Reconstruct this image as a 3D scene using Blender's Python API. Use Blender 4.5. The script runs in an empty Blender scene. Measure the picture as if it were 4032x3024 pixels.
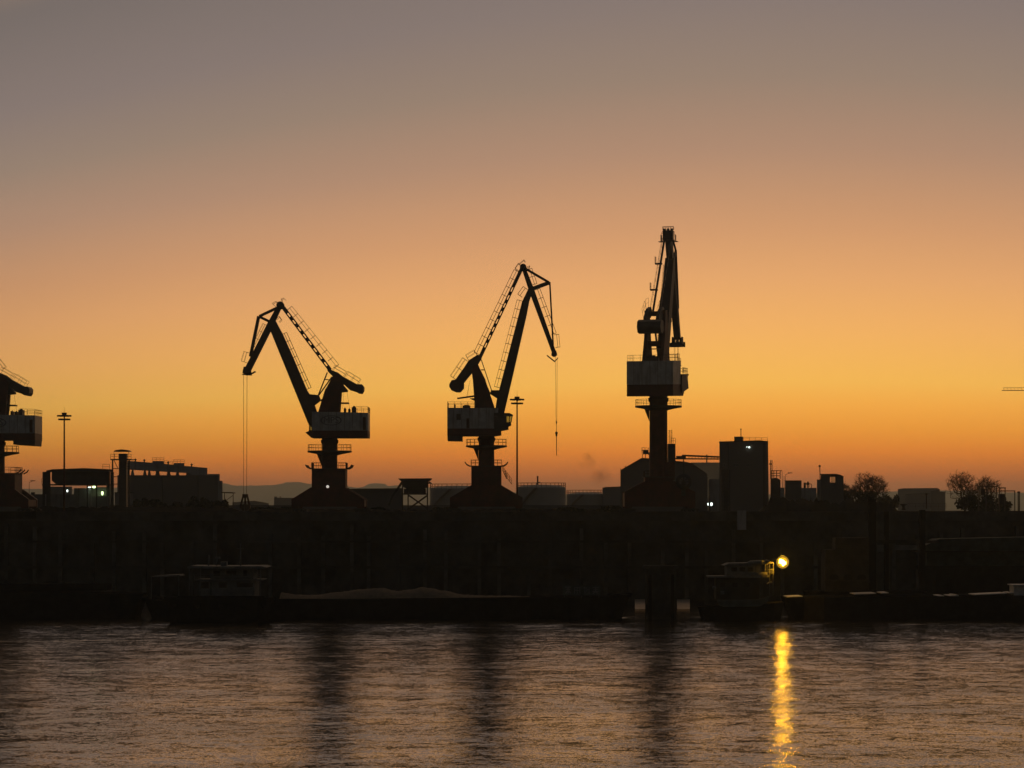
import bpy, bmesh, math, random
from mathutils import Vector, Matrix, Euler
R = math.radians
random.seed(11)
S = bpy.context.scene
C = S.collection

# ------------------------------------------------------------------ camera, sky, exposure
F = 11190.0            # focal length in photo pixels (photo is 4032 x 3024)
HZ = 2010.0            # photo row of the horizon
H = 17.4               # eye height above the water, metres
cam = bpy.data.cameras.new('camera')
co = bpy.data.objects.new('camera', cam); C.objects.link(co)
co.location = (0, 0, H); co.rotation_euler = (R(90), 0, 0)
cam.sensor_width = 36.0; cam.lens = 36.0 * F / 4032.0
cam.shift_y = (HZ - 1512.0) / 4032.0
cam.clip_start = 0.5; cam.clip_end = 30000
S.camera = co
S.view_settings.view_transform = 'Standard'; S.view_settings.look = 'None'
S.view_settings.exposure = 0.0; S.view_settings.gamma = 1.0
S.render.engine = 'CYCLES'
S.cycles.use_denoising = True
S.cycles.max_bounces = 6; S.cycles.volume_bounces = 0
S.cycles.sample_clamp_indirect = 6.0

SUN_AZ = 5.0           # degrees right of the view axis; the sun is already below the horizon
W = bpy.data.worlds.new('World'); S.world = W; W.use_nodes = True
nt = W.node_tree; N = nt.nodes; L = nt.links; N.clear()

def lin(c):
    return tuple(((v/255.0)/12.92 if v/255.0 <= .04045 else ((v/255.0+.055)/1.055)**2.4) for v in c)

def mth(op, a=None, b=None, c=None, clamp=False):
    n = N.new('ShaderNodeMath'); n.operation = op; n.use_clamp = clamp
    for i, v in enumerate((a, b, c)):
        if v is None: continue
        if isinstance(v, (int, float)): n.inputs[i].default_value = v
        else: L.new(v, n.inputs[i])
    return n.outputs[0]

tc = N.new('ShaderNodeTexCoord'); sp = N.new('ShaderNodeSeparateXYZ')
L.new(tc.outputs['Generated'], sp.inputs[0])
X_, Y_, Z_ = sp.outputs
el = mth('MULTIPLY', mth('ARCSINE', Z_), 57.29578)
az = mth('MULTIPLY', mth('ARCTAN2', X_, Y_), 57.29578)
daz = mth('SUBTRACT', az, SUN_AZ)
d2 = mth('MULTIPLY', daz, daz)
ele = mth('ADD', el, mth('MULTIPLY', mth('MINIMUM', d2, 400.0), mth('MULTIPLY', mth('MINIMUM', mth('MAXIMUM', el, 0), 10.0), 0.0013)))
SKY = [  # (elevation in degrees, sRGB towards the after-glow; unseen upper band brightened for the water)
    (0.00, (150, 80, 48)), (0.36, (178, 93, 45)), (0.50, (204, 102, 45)), (0.72, (226, 114, 42)), (1.18, (262, 146, 41)),
    (1.59, (266, 168, 53)), (2.10, (270, 185, 72)), (2.60, (266, 198, 89)), (3.63, (257, 187, 104)),
    (4.65, (240, 174, 112)), (5.66, (217, 159, 113)), (7.20, (181, 142, 116)),
    (8.70, (153, 131, 115)), (10.2, (136, 121, 115)), (12.6, (119, 109, 105)), (15.5, (164, 132, 102)), (20.0, (188, 147, 104)), (36.0, (178, 142, 108)), (48.0, (110, 98, 92)), (60.0, (62, 60, 64))]
ramp = N.new('ShaderNodeValToRGB'); cr = ramp.color_ramp
mx = 60.0
fac = mth('DIVIDE', ele, mx, clamp=True)
L.new(fac, ramp.inputs[0])
while len(cr.elements) > 1: cr.elements.remove(cr.elements[-1])
cr.elements[0].position = 0.0; cr.elements[0].color = (*lin(SKY[0][1]), 1)
for e, c in SKY[1:]:
    q = cr.elements.new(e / mx); q.color = (*lin(c), 1)
# dimmer away from the after-glow, dark blue-grey at the back of the viewer
low = mth('MULTIPLY_ADD', el, -1.0/6.0, 1.0, clamp=True)
dim = mth('SUBTRACT', 1.0, mth('MULTIPLY', mth('MINIMUM', d2, 400.0), mth('MULTIPLY', low, 0.0016)))
west = mth('MULTIPLY_ADD', mth('ABSOLUTE', daz), -1.0/75.0, 1.0 + 25.0/75.0, clamp=True)
west = mth('MULTIPLY', west, west)
glow = N.new('ShaderNodeVectorMath'); glow.operation = 'SCALE'
L.new(ramp.outputs[0], glow.inputs[0]); L.new(mth('MULTIPLY', mth('MULTIPLY', dim, west), mth('MULTIPLY_ADD', el, 4.0, 1.1, clamp=True)), glow.inputs['Scale'])
sky = N.new('ShaderNodeTexSky'); sky.sky_type = 'NISHITA'; sky.sun_disc = False
sky.sun_elevation = R(-1.0); sky.sun_rotation = R(SUN_AZ); sky.dust_density = 2.0
amb = N.new('ShaderNodeVectorMath'); amb.operation = 'SCALE'; amb.inputs['Scale'].default_value = 0.125
L.new(sky.outputs[0], amb.inputs[0])
east = N.new('ShaderNodeVectorMath'); east.operation = 'SCALE'
L.new(amb.outputs[0], east.inputs[0]); L.new(mth('SUBTRACT', 1.0, west), east.inputs['Scale'])
add = N.new('ShaderNodeVectorMath'); add.operation = 'ADD'
L.new(glow.outputs[0], add.inputs[0]); L.new(east.outputs[0], add.inputs[1])
# very faint uneven streaks of high haze
mpn = N.new('ShaderNodeMapping'); mpn.inputs['Scale'].default_value = (3, 3, 22); L.new(tc.outputs['Generated'], mpn.inputs[0])
czn = N.new('ShaderNodeTexNoise'); czn.inputs['Scale'].default_value = 1.0; czn.inputs['Detail'].default_value = 4; L.new(mpn.outputs[0], czn.inputs['Vector'])
strk = N.new('ShaderNodeVectorMath'); strk.operation = 'SCALE'
L.new(add.outputs[0], strk.inputs[0]); L.new(mth('MULTIPLY_ADD', czn.outputs['Fac'], .05, .975), strk.inputs['Scale'])
add = strk
bg = N.new('ShaderNodeBackground'); wo = N.new('ShaderNodeOutputWorld')
L.new(add.outputs[0], bg.inputs[0]); bg.inputs[1].default_value = 1.0
L.new(bg.outputs[0], wo.inputs[0])

# ------------------------------------------------------------------ helpers
def P(px, py, Y):
    """photo pixel -> point of the place, on the upright plane Y metres away"""
    return Vector(((px - 2016.0) / F * Y, Y, H + (HZ - py) / F * Y))

class MB:
    def __init__(self): self.v = []; self.f = []; self.smooth = []
    def add(self, vs, fs, smooth=False):
        o = len(self.v); self.v += [tuple(p) for p in vs]
        self.f += [tuple(i + o for i in f) for f in fs]; self.smooth += [smooth] * len(fs)
    def box(self, a, b):
        x0, x1 = sorted((a[0], b[0])); y0, y1 = sorted((a[1], b[1])); z0, z1 = sorted((a[2], b[2]))
        self.add([(x0,y0,z0),(x1,y0,z0),(x1,y1,z0),(x0,y1,z0),(x0,y0,z1),(x1,y0,z1),(x1,y1,z1),(x0,y1,z1)],
                 [(0,3,2,1),(4,5,6,7),(0,1,5,4),(1,2,6,5),(2,3,7,6),(3,0,4,7)])
    def prism(self, poly, y0, y1):
        """polygon in the x-z plane, given depth along y"""
        n = len(poly)
        ar = sum(poly[i][0]*poly[(i+1)%n][1] - poly[(i+1)%n][0]*poly[i][1] for i in range(n))
        if ar < 0: poly = poly[::-1]
        a, b = min(y0, y1), max(y0, y1)
        vs = [(p[0], a, p[1]) for p in poly] + [(p[0], b, p[1]) for p in poly]
        fs = [tuple(range(n)), tuple(range(2*n-1, n-1, -1))]
        for i in range(n):
            j = (i+1) % n; fs.append((j, i, i+n, j+n))
        self.add(vs, fs)
    def bar(self, a, b, w, h=None, up=(0, 0, 1)):
        a = Vector(a); b = Vector(b); h = h or w
        d = (b - a).normalized(); u = Vector(up)
        if abs(d.dot(u)) > .98: u = Vector((0, 1, 0))
        s = d.cross(u).normalized(); t = s.cross(d).normalized()
        s = s * w / 2; t = t * h / 2
        self.add([a-s-t, a+s-t, a+s+t, a-s+t, b-s-t, b+s-t, b+s+t, b-s+t],
                 [(0,3,2,1),(4,5,6,7),(0,1,5,4),(1,2,6,5),(2,3,7,6),(3,0,4,7)])
    def tube(self, a, b, r0, r1=None, n=6, smooth=True):
        a = Vector(a); b = Vector(b); r1 = r0 if r1 is None else r1
        d = (b - a)
        if d.length < 1e-6: return
        d.normalize(); u = Vector((0, 0, 1)) if abs(d.z) < .9 else Vector((1, 0, 0))
        s = d.cross(u).normalized(); t = d.cross(s).normalized()
        vs = []
        for c, r in ((a, r0), (b, r1)):
            for i in range(n):
                an = 2*math.pi*i/n; vs.append(c + s*math.cos(an)*r + t*math.sin(an)*r)
        fs = [tuple(range(n-1, -1, -1)), tuple(range(n, 2*n))]
        self.add(vs, fs)
        o = len(self.v) - 2*n
        for i in range(n):
            j = (i+1) % n; self.f.append((o+i, o+j, o+n+j, o+n+i)); self.smooth.append(smooth)
    def lathe(self, prof, c=(0, 0, 0), n=32, smooth=True, axis='z'):
        vs = []; fs = []
        m = len(prof)
        for i in range(n):
            a = 2*math.pi*i/n
            for r, z in prof:
                if axis == 'z': vs.append((c[0]+r*math.cos(a), c[1]+r*math.sin(a), c[2]+z))
                else: vs.append((c[0]+r*math.cos(a), c[1]+z, c[2]+r*math.sin(a)))
        for i in range(n):
            j = (i+1) % n
            for k in range(m-1):
                q = (i*m+k, j*m+k, j*m+k+1, i*m+k+1)
                fs.append(q if axis == 'z' else q[::-1])
        self.add(vs, fs, smooth)
    def ball(self, c, r, n=12, sc=(1, 1, 1)):
        vs = []; fs = []; m = n//2
        for j in range(m+1):
            t = math.pi*j/m
            for i in range(n):
                a = 2*math.pi*i/n
                vs.append((c[0]+r*sc[0]*math.sin(t)*math.cos(a), c[1]+r*sc[1]*math.sin(t)*math.sin(a), c[2]+r*sc[2]*math.cos(t)))
        for j in range(m):
            for i in range(n):
                k = (i+1) % n; fs.append((j*n+i, (j+1)*n+i, (j+1)*n+k, j*n+k))
        self.add(vs, fs, True)
    def rail(self, pts, up, h=1.1, gap=1.8, r=.03, closed=False):
        up = Vector(up).normalized(); pts = [Vector(p) for p in pts]
        if closed: pts.append(pts[0])
        for a, b in zip(pts, pts[1:]):
            for k in (.52, 1.0): self.tube(a+up*h*k, b+up*h*k, r, n=4, smooth=False)
            m = max(1, round((b-a).length/gap))
            for i in range(m+1):
                q = a.lerp(b, i/m); self.tube(q, q+up*h, r, n=4, smooth=False)
    def build(self, name, mat, parent=None, local=False):
        o0 = WORLD.get(parent, Vector((0, 0, 0))) if (parent is not None and not local) else Vector((0, 0, 0))
        me = bpy.data.meshes.new(name)
        me.from_pydata([tuple(Vector(p) - o0) for p in self.v], [], self.f); me.update()
        bm = bmesh.new(); bm.from_mesh(me); bmesh.ops.recalc_face_normals(bm, faces=bm.faces); bm.to_mesh(me); bm.free()
        if any(self.smooth): me.polygons.foreach_set('use_smooth', self.smooth)
        me.materials.append(mat)
        o = bpy.data.objects.new(name, me); C.objects.link(o)
        if parent is not None: o.parent = parent; WORLD[o] = WORLD.get(parent, Vector((0, 0, 0)))
        else: WORLD[o] = Vector((0, 0, 0))
        return o
WORLD = {}

def tag(o, label=None, cat=None, group=None, kind=None):
    if label: o['label'] = label
    if cat: o['category'] = cat
    if group: o['group'] = group
    if kind: o['kind'] = kind
    return o
def thing(name, label, cat, loc=(0, 0, 0), rz=0, group=None):
    o = bpy.data.objects.new(name, None); C.objects.link(o)
    o.location = loc; o.rotation_euler = (0, 0, rz); o.empty_display_size = .5
    WORLD[o] = Vector(loc)
    return tag(o, label, cat, group)
def copy_tree(o, parent=None):
    c = o.copy(); C.objects.link(c); c.parent = parent
    for ch in [x for x in bpy.data.objects if x.parent == o]: copy_tree(ch, c)
    return c

def mat(name, col, rough=.6, metal=0.0, var=.25, scale=.6, spec=.5, col2=None):
    m = bpy.data.materials.new(name); m.use_nodes = True
    n = m.node_tree.nodes; l = m.node_tree.links; b = n['Principled BSDF']
    t = n.new('ShaderNodeTexCoord'); z = n.new('ShaderNodeTexNoise')
    z.inputs['Scale'].default_value = scale; z.inputs['Detail'].default_value = 6
    z.inputs['Roughness'].default_value = .65
    l.new(t.outputs['Object'], z.inputs['Vector'])
    r = n.new('ShaderNodeValToRGB')
    r.color_ramp.elements[0].position = .35; r.color_ramp.elements[1].position = .68
    a = tuple(c*(1-var) for c in col) if col2 is None else col2
    r.color_ramp.elements[0].color = (*a, 1); r.color_ramp.elements[1].color = (*[min(1, c*(1+var*.5)) for c in col], 1)
    l.new(z.outputs['Fac'], r.inputs[0]); l.new(r.outputs[0], b.inputs['Base Color'])
    b.inputs['Roughness'].default_value = rough; b.inputs['Metallic'].default_value = metal
    b.inputs['Specular IOR Level'].default_value = spec
    return m
def emit(name, col, st):
    m = bpy.data.materials.new(name); m.use_nodes = True
    b = m.node_tree.nodes['Principled BSDF']
    b.inputs['Base Color'].default_value = (*col, 1)
    b.inputs['Emission Color'].default_value = (*col, 1); b.inputs['Emission Strength'].default_value = st
    return m
def glass(name):
    m = bpy.data.materials.new(name); m.use_nodes = True
    n = m.node_tree.nodes; l = m.node_tree.links; n.clear()
    o = n.new('ShaderNodeOutputMaterial'); x = n.new('ShaderNodeMixShader'); t = n.new('ShaderNodeBsdfTransparent')
    g = n.new('ShaderNodeBsdfGlossy'); f = n.new('ShaderNodeFresnel'); f.inputs[0].default_value = 1.45
    t.inputs[0].default_value = (.75, .8, .76, 1); g.inputs['Roughness'].default_value = .05
    l.new(f.outputs[0], x.inputs[0]); l.new(t.outputs[0], x.inputs[1]); l.new(g.outputs[0], x.inputs[2]); l.new(x.outputs[0], o.inputs[0])
    return m

M = dict(
    red=mat('crane_red_paint', (.12, .026, .018), .6, col2=(.055, .02, .015)),
    white=mat('weathered_white_paint', (.55, .56, .54), .5, var=.3),
    dark=mat('dark_grey_steel', (.06, .058, .055), .55, .0),
    rust=mat('rusty_steel', (.10, .045, .025), .8, col2=(.05, .03, .022)),
    rope=mat('greased_wire_rope', (.06, .04, .03), .7),
    conc=mat('stained_concrete', (.10, .097, .09), 1.0, var=.45, scale=.25, spec=0),
    fender=mat('pale_worn_concrete', (.12, .117, .108), 1.0, var=.5, scale=.4, spec=0),
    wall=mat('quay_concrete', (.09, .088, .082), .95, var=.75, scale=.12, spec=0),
    plaster=mat('grey_plaster', (.40, .40, .40), .9, var=.3, scale=.1),
    sheet=mat('pale_sheet_metal', (.38, .38, .40), .7, var=.25, scale=.15),
    tank=mat('tank_paint', (.36, .36, .35), .7, var=.2, scale=.1),
    ground=mat('yard_ground', (.035, .033, .03), 1.0, var=.4, scale=.08, spec=0),
    hill=mat('hill_scrub', (.05, .055, .04), 1.0, var=.4, scale=.01, spec=0),
    bark=mat('tree_bark', (.05, .04, .032), .95),
    leaf=mat('shrub_leaves', (.045, .055, .03), .9, var=.5, scale=1.5),
    hull=mat('black_hull_paint', (.020, .020, .021), .9, var=.4, spec=0),
    bulw=mat('grey_green_bulwark_paint', (.10, .12, .115), .7, var=.4, spec=.2),
    gloom=mat('dark_grey_boat_paint', (.05, .05, .048), .8, var=.4, spec=.1),
    teal=mat('teal_hull_paint', (.042, .068, .064), .8, var=.4, spec=.1),
    boat=mat('grey_white_boat_paint', (.16, .172, .172), .7, var=.35, scale=.8, spec=.2),
    sand=mat('damp_sand', (.17, .135, .09), 1.0, var=.3, scale=1.2),
    deck=mat('hatch_glint_paint', (.62, .62, .60), .5, var=.25),  # pale tone carries the sky glints along the deck edge
    lightpatch=mat('light_patch_colour', (.62, .46, .30), .6, var=.3, scale=.5),  # warm pale colour carries the light of the waterline patches
    win=mat('dark_window_glass', (.02, .022, .025), .12),
    ink=mat('faded_lettering_paint', (.20, .20, .21), .7),
    glass=glass('clear_cab_glass'),
    lampy=emit('sodium_lamp', (1.0, .70, .15), 190.0),
    lampshell=None,
    lampw=emit('cool_white_lamp', (.85, 1.0, .9), 2.2),
    lampg=emit('greenish_tube_lamp', (.72, 1.0, .42), 3.0),
    lampc=emit('portal_white_lamp', (1.0, .92, .8), .6),
)

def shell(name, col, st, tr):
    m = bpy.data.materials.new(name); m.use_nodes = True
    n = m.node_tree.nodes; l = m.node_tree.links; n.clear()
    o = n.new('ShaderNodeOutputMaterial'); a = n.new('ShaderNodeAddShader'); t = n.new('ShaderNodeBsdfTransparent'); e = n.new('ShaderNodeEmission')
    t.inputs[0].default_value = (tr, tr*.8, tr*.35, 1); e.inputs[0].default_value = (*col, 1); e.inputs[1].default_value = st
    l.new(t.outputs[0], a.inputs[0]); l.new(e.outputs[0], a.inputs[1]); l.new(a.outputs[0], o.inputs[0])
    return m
M['lampshell'] = shell('yellow_lamp_glow', (1.0, .62, .05), .6, .8)  # emission paints the yellow glow round the bulb
M['lamphalo'] = shell('outer_lamp_glow', (1.0, .58, .06), .22, .95)  # fainter emission for the fall-off of that glow

def seams(m, pitch, dark):
    n = m.node_tree.nodes; l = m.node_tree.links; b = n['Principled BSDF']; src = b.inputs['Base Color'].links[0].from_socket
    t = n.new('ShaderNodeTexCoord'); s = n.new('ShaderNodeSeparateXYZ'); l.new(t.outputs['Object'], s.inputs[0])
    mx = None
    for ax in (0, 1):
        q = n.new('ShaderNodeMath'); q.operation = 'PINGPONG'; q.inputs[1].default_value = pitch/2; l.new(s.outputs[ax], q.inputs[0])
        c = n.new('ShaderNodeMath'); c.operation = 'LESS_THAN'; c.inputs[1].default_value = .045; l.new(q.outputs[0], c.inputs[0])
        if mx is None: mx = c.outputs[0]
        else:
            k = n.new('ShaderNodeMath'); k.operation = 'MAXIMUM'; l.new(mx, k.inputs[0]); l.new(c.outputs[0], k.inputs[1]); mx = k.outputs[0]
    w = n.new('ShaderNodeTexNoise'); w.inputs['Scale'].default_value = 1.0; mp = n.new('ShaderNodeMapping'); mp.inputs['Scale'].default_value = (2.2, 2.2, .22)
    l.new(t.outputs['Object'], mp.inputs[0]); l.new(mp.outputs[0], w.inputs['Vector'])
    r = n.new('ShaderNodeMapRange'); r.inputs['From Min'].default_value = .5; r.inputs['From Max'].default_value = .75; r.inputs['To Max'].default_value = .65
    l.new(w.outputs['Fac'], r.inputs['Value'])
    k = n.new('ShaderNodeMath'); k.operation = 'MAXIMUM'; l.new(mx, k.inputs[0]); l.new(r.outputs[0], k.inputs[1])
    m2 = n.new('ShaderNodeMix'); m2.data_type = 'RGBA'; l.new(k.outputs[0], m2.inputs[0]); l.new(src, m2.inputs[6]); m2.inputs[7].default_value = (*dark, 1)
    l.new(m2.outputs[2], b.inputs['Base Color'])
seams(M['white'], 1.6, (.22, .19, .16))
seams(M['plaster'], 6.0, (.16, .15, .14))
seams(M['sheet'], 3.0, (.22, .21, .21))

# ------------------------------------------------------------------ the setting: water, ground, hills
ZG = 17.2              # level of the port yard
def sheet(name, x0, x1, y0, y1, z, m):
    b = MB(); b.add([(x0,y0,z),(x1,y0,z),(x1,y1,z),(x0,y1,z)], [(0,1,2,3)])
    return tag(b.build(name, m), kind='structure')

wm = bpy.data.materials.new('river_water'); wm.use_nodes = True
n = wm.node_tree.nodes; l = wm.node_tree.links; b = n['Principled BSDF']
b.inputs['Base Color'].default_value = (.010, .009, .008, 1)
b.inputs['Roughness'].default_value = .10; b.inputs['IOR'].default_value = 2.6
t = n.new('ShaderNodeTexCoord')
def wnoise(scale, det, off):
    mp = n.new('ShaderNodeMapping'); mp.inputs['Scale'].default_value = scale; mp.inputs['Location'].default_value = off
    l.new(t.outputs['Object'], mp.inputs[0])
    z = n.new('ShaderNodeTexNoise'); z.inputs['Scale'].default_value = 1.0; z.inputs['Detail'].default_value = det
    l.new(mp.outputs[0], z.inputs['Vector']); return z
def vm(op, a, bb=None, sc=None):
    q = n.new('ShaderNodeVectorMath'); q.operation = op
    for i, v in enumerate((a, bb)):
        if v is None: continue
        if isinstance(v, tuple): q.inputs[i].default_value = v
        else: l.new(v, q.inputs[i])
    if sc is not None:
        if isinstance(sc, float): q.inputs['Scale'].default_value = sc
        else: l.new(sc, q.inputs['Scale'])
    return q.outputs[0]
WAVES = [((.15, .20, 1), 2.0, (3, 7, 0), (.06, .11, 0)),      # long swells across the river
         ((.42, .55, 1), 2.0, (31, 17, 0), (.16, .17, 0)),    # wind waves
         ((1.5, 1.7, 1), 1.0, (57, 23, 0), (.20, .18, 0)),    # small waves
         ((6.0, 6.0, 1), 1.0, (91, 57, 0), (.28, .28, 0))]    # fine ripples
slope = None
for sc_, det, off, amp in WAVES:
    z = wnoise(sc_, det, off)
    v = vm('MULTIPLY', vm('SUBTRACT', z.outputs['Color'], (.5, .5, .5)), amp)
    slope = v if slope is None else vm('ADD', slope, v)
gust = wnoise((.016, .07, 1), 3.0, (4, 9, 0))
mr = n.new('ShaderNodeMapRange'); mr.inputs['From Min'].default_value = .42; mr.inputs['From Max'].default_value = .66
mr.inputs['To Min'].default_value = .70; mr.inputs['To Max'].default_value = 1.5
l.new(gust.outputs['Fac'], mr.inputs['Value'])
slope = vm('SCALE', slope, None, mr.outputs[0])
nn = vm('NORMALIZE', vm('ADD', slope, (0, 0, 1)))
l.new(nn, b.inputs['Normal'])
sheet('water', -2500, 2500, -80, 552, 0.0, wm)
sheet('ground', -4300, 4300, 561, 14000, ZG - .02, M['ground'])
b = MB(); b.box((-91.8, 552.21, 14.0), (4300, 561, ZG - .015)); b.box((-4300, 561.2, 14), (4300, 563, ZG - .1)); tag(b.build('quay_deck', M['ground']), kind='structure')

def hills():
    D = 12000.0; b = MB()
    ridge = [(-9000,1935),(-4000,1925),(-1500,1935),(-400,1920),(300,1925),(700,1906),(877,1902),(930,1911),(1070,1910),(1100,1905),(1130,1898),
             (1180,1897),(1215,1904),(1250,1907),(1290,1909),(1340,1906),(1370,1914),(1400,1919),(1430,1917),(1450,1905),(1480,1901),(1512,1903),(1530,1914),
             (1560,1910),(1600,1908),(1700,1918),(1900,1932),(2200,1945),(2600,1940),(3000,1945),(3400,1936),(3700,1930),(4100,1940),(5200,1930),(9000,1945)]
    def top(px):
        for (a, ya), (c, yc) in zip(ridge, ridge[1:]):
            if a <= px <= c:
                k = (px-a)/(c-a); k = k*k*(3-2*k); return ya+(yc-ya)*k
    xs = [ -2700 + i*8 for i in range(1200) ]
    rows = []
    for j, (dy, k) in enumerate(((-900, 0), (-600, .35), (-300, .72), (0, 1.0), (500, .5), (900, 0))):
        row = []
        for px in xs:
            z = H + (HZ - top(px))/F*D - ZG
            z = z + random.uniform(-.8, .8)
            row.append(((px-2016)/F*D, D+dy, ZG - 1 + max(0, z)*k))
        rows.append(row)
    m = len(xs)
    b.add([p for r in rows for p in r], [(j*m+i, j*m+i+1, (j+1)*m+i+1, (j+1)*m+i) for j in range(len(rows)-1) for i in range(m-1)], True)
    tag(b.build('hills', M['hill']), kind='structure')
hills()

# ------------------------------------------------------------------ quay wall (a thing) with fender piles
q = thing('quay_wall', 'long dark concrete quay wall rising from the river below the cranes', 'quay', (0, 550, 0))
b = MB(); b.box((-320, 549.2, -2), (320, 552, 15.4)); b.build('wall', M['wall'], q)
b = MB(); b.box((-320, 548.8, 15.41), (-92, 560, 15.75)); b.build('coping', M['conc'], q)
b = MB(); b.box((-91.9, 548.8, 15.41), (320, 552.2, ZG)); b.build('coping', M['conc'], q)
b = MB(); b.box((-320, 560, 15.0), (-91.9, 562, ZG)); b.build('back_wall', M['wall'], q)
for i in range(64):
    x = -157 + i*5.0 + random.uniform(-1.1, 1.1)
    b = MB(); b.box((x-.35, 548.2, -1), (x+.35, 549.19, 14.4 + random.uniform(-3.5, .6))); b.build('fender_pile', M['fender'] if i % 3 else M['conc'], q)
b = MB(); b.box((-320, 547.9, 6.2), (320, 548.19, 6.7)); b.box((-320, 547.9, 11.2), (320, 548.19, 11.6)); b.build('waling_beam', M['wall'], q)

# ------------------------------------------------------------------ portal cranes
def crane(label, D, ax, sg, sp, group='portal cranes along the quay'):
    s = D / F
    th = sp.get('theta')
    rz = (0 if sg > 0 else math.pi) if th is None else R(90 - th)
    root = thing('portal_crane', label, 'crane', ((ax-2016)*s, D, ZG), rz, group)
    if th is None:
        def c(px, py): return (sg*(px-ax)*s, H + (HZ-py)*s - ZG)
    else:
        def c(u, py): return (u, H + (HZ-py)*(D+u*math.cos(R(th)))/F - ZG)
    def z0(py): return H + (HZ-py)*s - ZG
    def bld(b, name, m, par=root): return b.build(name, m, par, local=True)
    def poly(pts): return [c(*p) for p in pts]
    def pt(p, v=0.0): u, z = c(*p); return Vector((u, v, z))
    # --- portal (does not turn with the slewing part)
    def fixed(b, name, m, par=root):
        o = b.build(name, m, par, local=True)
        if par is root: o.rotation_euler = (0, 0, -rz)
        return o
    hb = sp['block_w']/2*s; zt = z0(sp['block_top']); zk = z0(sp['block_bot']); zl = z0(sp['arm_y']); zu = z0(1995)
    wl = sp['leg_w']*s
    b = MB(); b.box((-hb, -hb, zu+.3), (hb, hb, zt)); fixed(b, 'base_block', M['red'])
    b = MB()
    for v in (-4.8, 4.8):
        b.prism([(-wl, zu), (wl, zu), (wl, zl), (hb*1.02, zk), (-hb*1.02, zk), (-wl, zl)], v-.55, v+.55)
    for u in (-wl+.6, wl-.6): b.prism([(u-.5, zu+.02), (u+.5, zu+.02), (u+.5, zl-.1), (u-.5, zl-.1)], -4.2, 4.2)
    fr = fixed(b, 'portal_frame', M['red'])
    for u in (-wl+.75, wl-.75):
        for v in (-4.8, 4.8):
            b = MB(); b.prism([(u-.8, zu-.01), (u+.8, zu-.01), (u+.55, .62), (u-.55, .62)], v-.5, v+.5); lg = fixed(b, 'leg', M['red'])
            b = MB(); b.prism([(u-1.7, .3), (u-1.1, .6), (u+1.1, .6), (u+1.7, .3), (u+1.7, .22), (u-1.7, .22)], v-.4, v+.4); fixed(b, 'bogie', M['dark'], lg)
            for k in (-1.2, -.4, .4, 1.2):
                b = MB(); b.lathe([(0, -.12), (.24, -.12), (.24, .12), (0, .12)], (u+k, v, .24), 12, axis='y'); fixed(b, 'wheel', M['dark'], lg)
    # block deck with railing and curled brackets
    b = MB(); b.box((-hb-.35, -hb-.35, zt+.01), (hb+.35, hb+.35, zt+.13)); dk = fixed(b, 'block_deck', M['dark'])
    e = hb+.05
    for x in (-e, e):
        b = MB(); b.rail([(x*.45, -e, zt+.13), (x, -e, zt+.13), (x, e, zt+.13), (x*.45, e, zt+.13)], (0, 0, 1), 1.15, 1.0, .035); fixed(b, 'railing', M['rust'], dk)
    for sx in (-1, 1) if sp.get('curl', True) else ():
        for v in (-hb, 0, hb):
            b = MB(); b.bar((sx*(hb+.3), v, zt+.05), (sx*(hb+.95), v, zt+.4), .3, .22); b.bar((sx*(hb+.95), v, zt+.4), (sx*(hb+1.25), v, zt+.85), .3, .2)
            fixed(b, 'cable_bracket', M['dark'], dk)
    if sp.get('lamp'):
        lx, ly = sp['lamp']; x = (lx-ax)*s
        b = MB(); b.lathe([(0, -5.60), (.25, -5.60), (.28, -5.5), (.28, -5.36), (0, -5.36)], (x, 0, z0(ly)), 16, axis='y'); fixed(b, 'portal_lamp', M['lampc'])
    # pedestal column, ring platform
    rp = sp['col_w']/2*s; ztop = z0(sp['col_top'])
    b = MB(); b.lathe([(rp*1.02, zt+.12), (rp, zt+1.5), (rp*.98, ztop-1.2), (rp*1.13, ztop-.9), (rp*1.13, ztop-.35), (rp, ztop-.3), (rp*1.05, ztop+.3)], n=28); bld(b, 'pedestal', M['red'])
    zr = z0(sp['ring']); rr = sp['ring_w']/2*s
    b = MB(); b.lathe([(rp*.98, zr-.9), (rr*.7, zr-.55), (rr, zr-.32), (rr, zr), (rp*.98, zr)], n=36, smooth=False)
    rg = bld(b, 'ring_platform', M['dark'])
    b = MB(); b.rail([((rr-.1)*math.cos(k*math.pi/10), (rr-.1)*math.sin(k*math.pi/10), zr) for k in range(20)], (0, 0, 1), 1.2, 1.4, .035, True); bld(b, 'railing', M['rust'], rg)
    # ladder cage under the ring platform
    sd = sp.get('cage', -1)
    b = MB(); b.prism([(sd*(rp+1.0), zr-.55), (sd*(rp+.02), zr-.55), (sd*(rp+.02), zr-3.0), (sd*(rp+.35), zr-2.2)], -.5, .5); fixed(b, 'ladder_cage', M['rust'])
    # --- slewing part
    hv = sp.get('house_v', 4.3)
    b = MB(); b.prism(poly(sp['house']), -hv, hv); hs = bld(b, 'machinery_house', M['white'])
    b = MB(); b.prism(poly(sp['base']), -hv+.02, hv-.02); bs = bld(b, 'slewing_base', M['red'])
    for pl in sp.get('low', []):
        b = MB(); b.prism(poly(pl), -hv+.3, hv-.3); bld(b, 'ballast_box', M['dark'])
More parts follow.
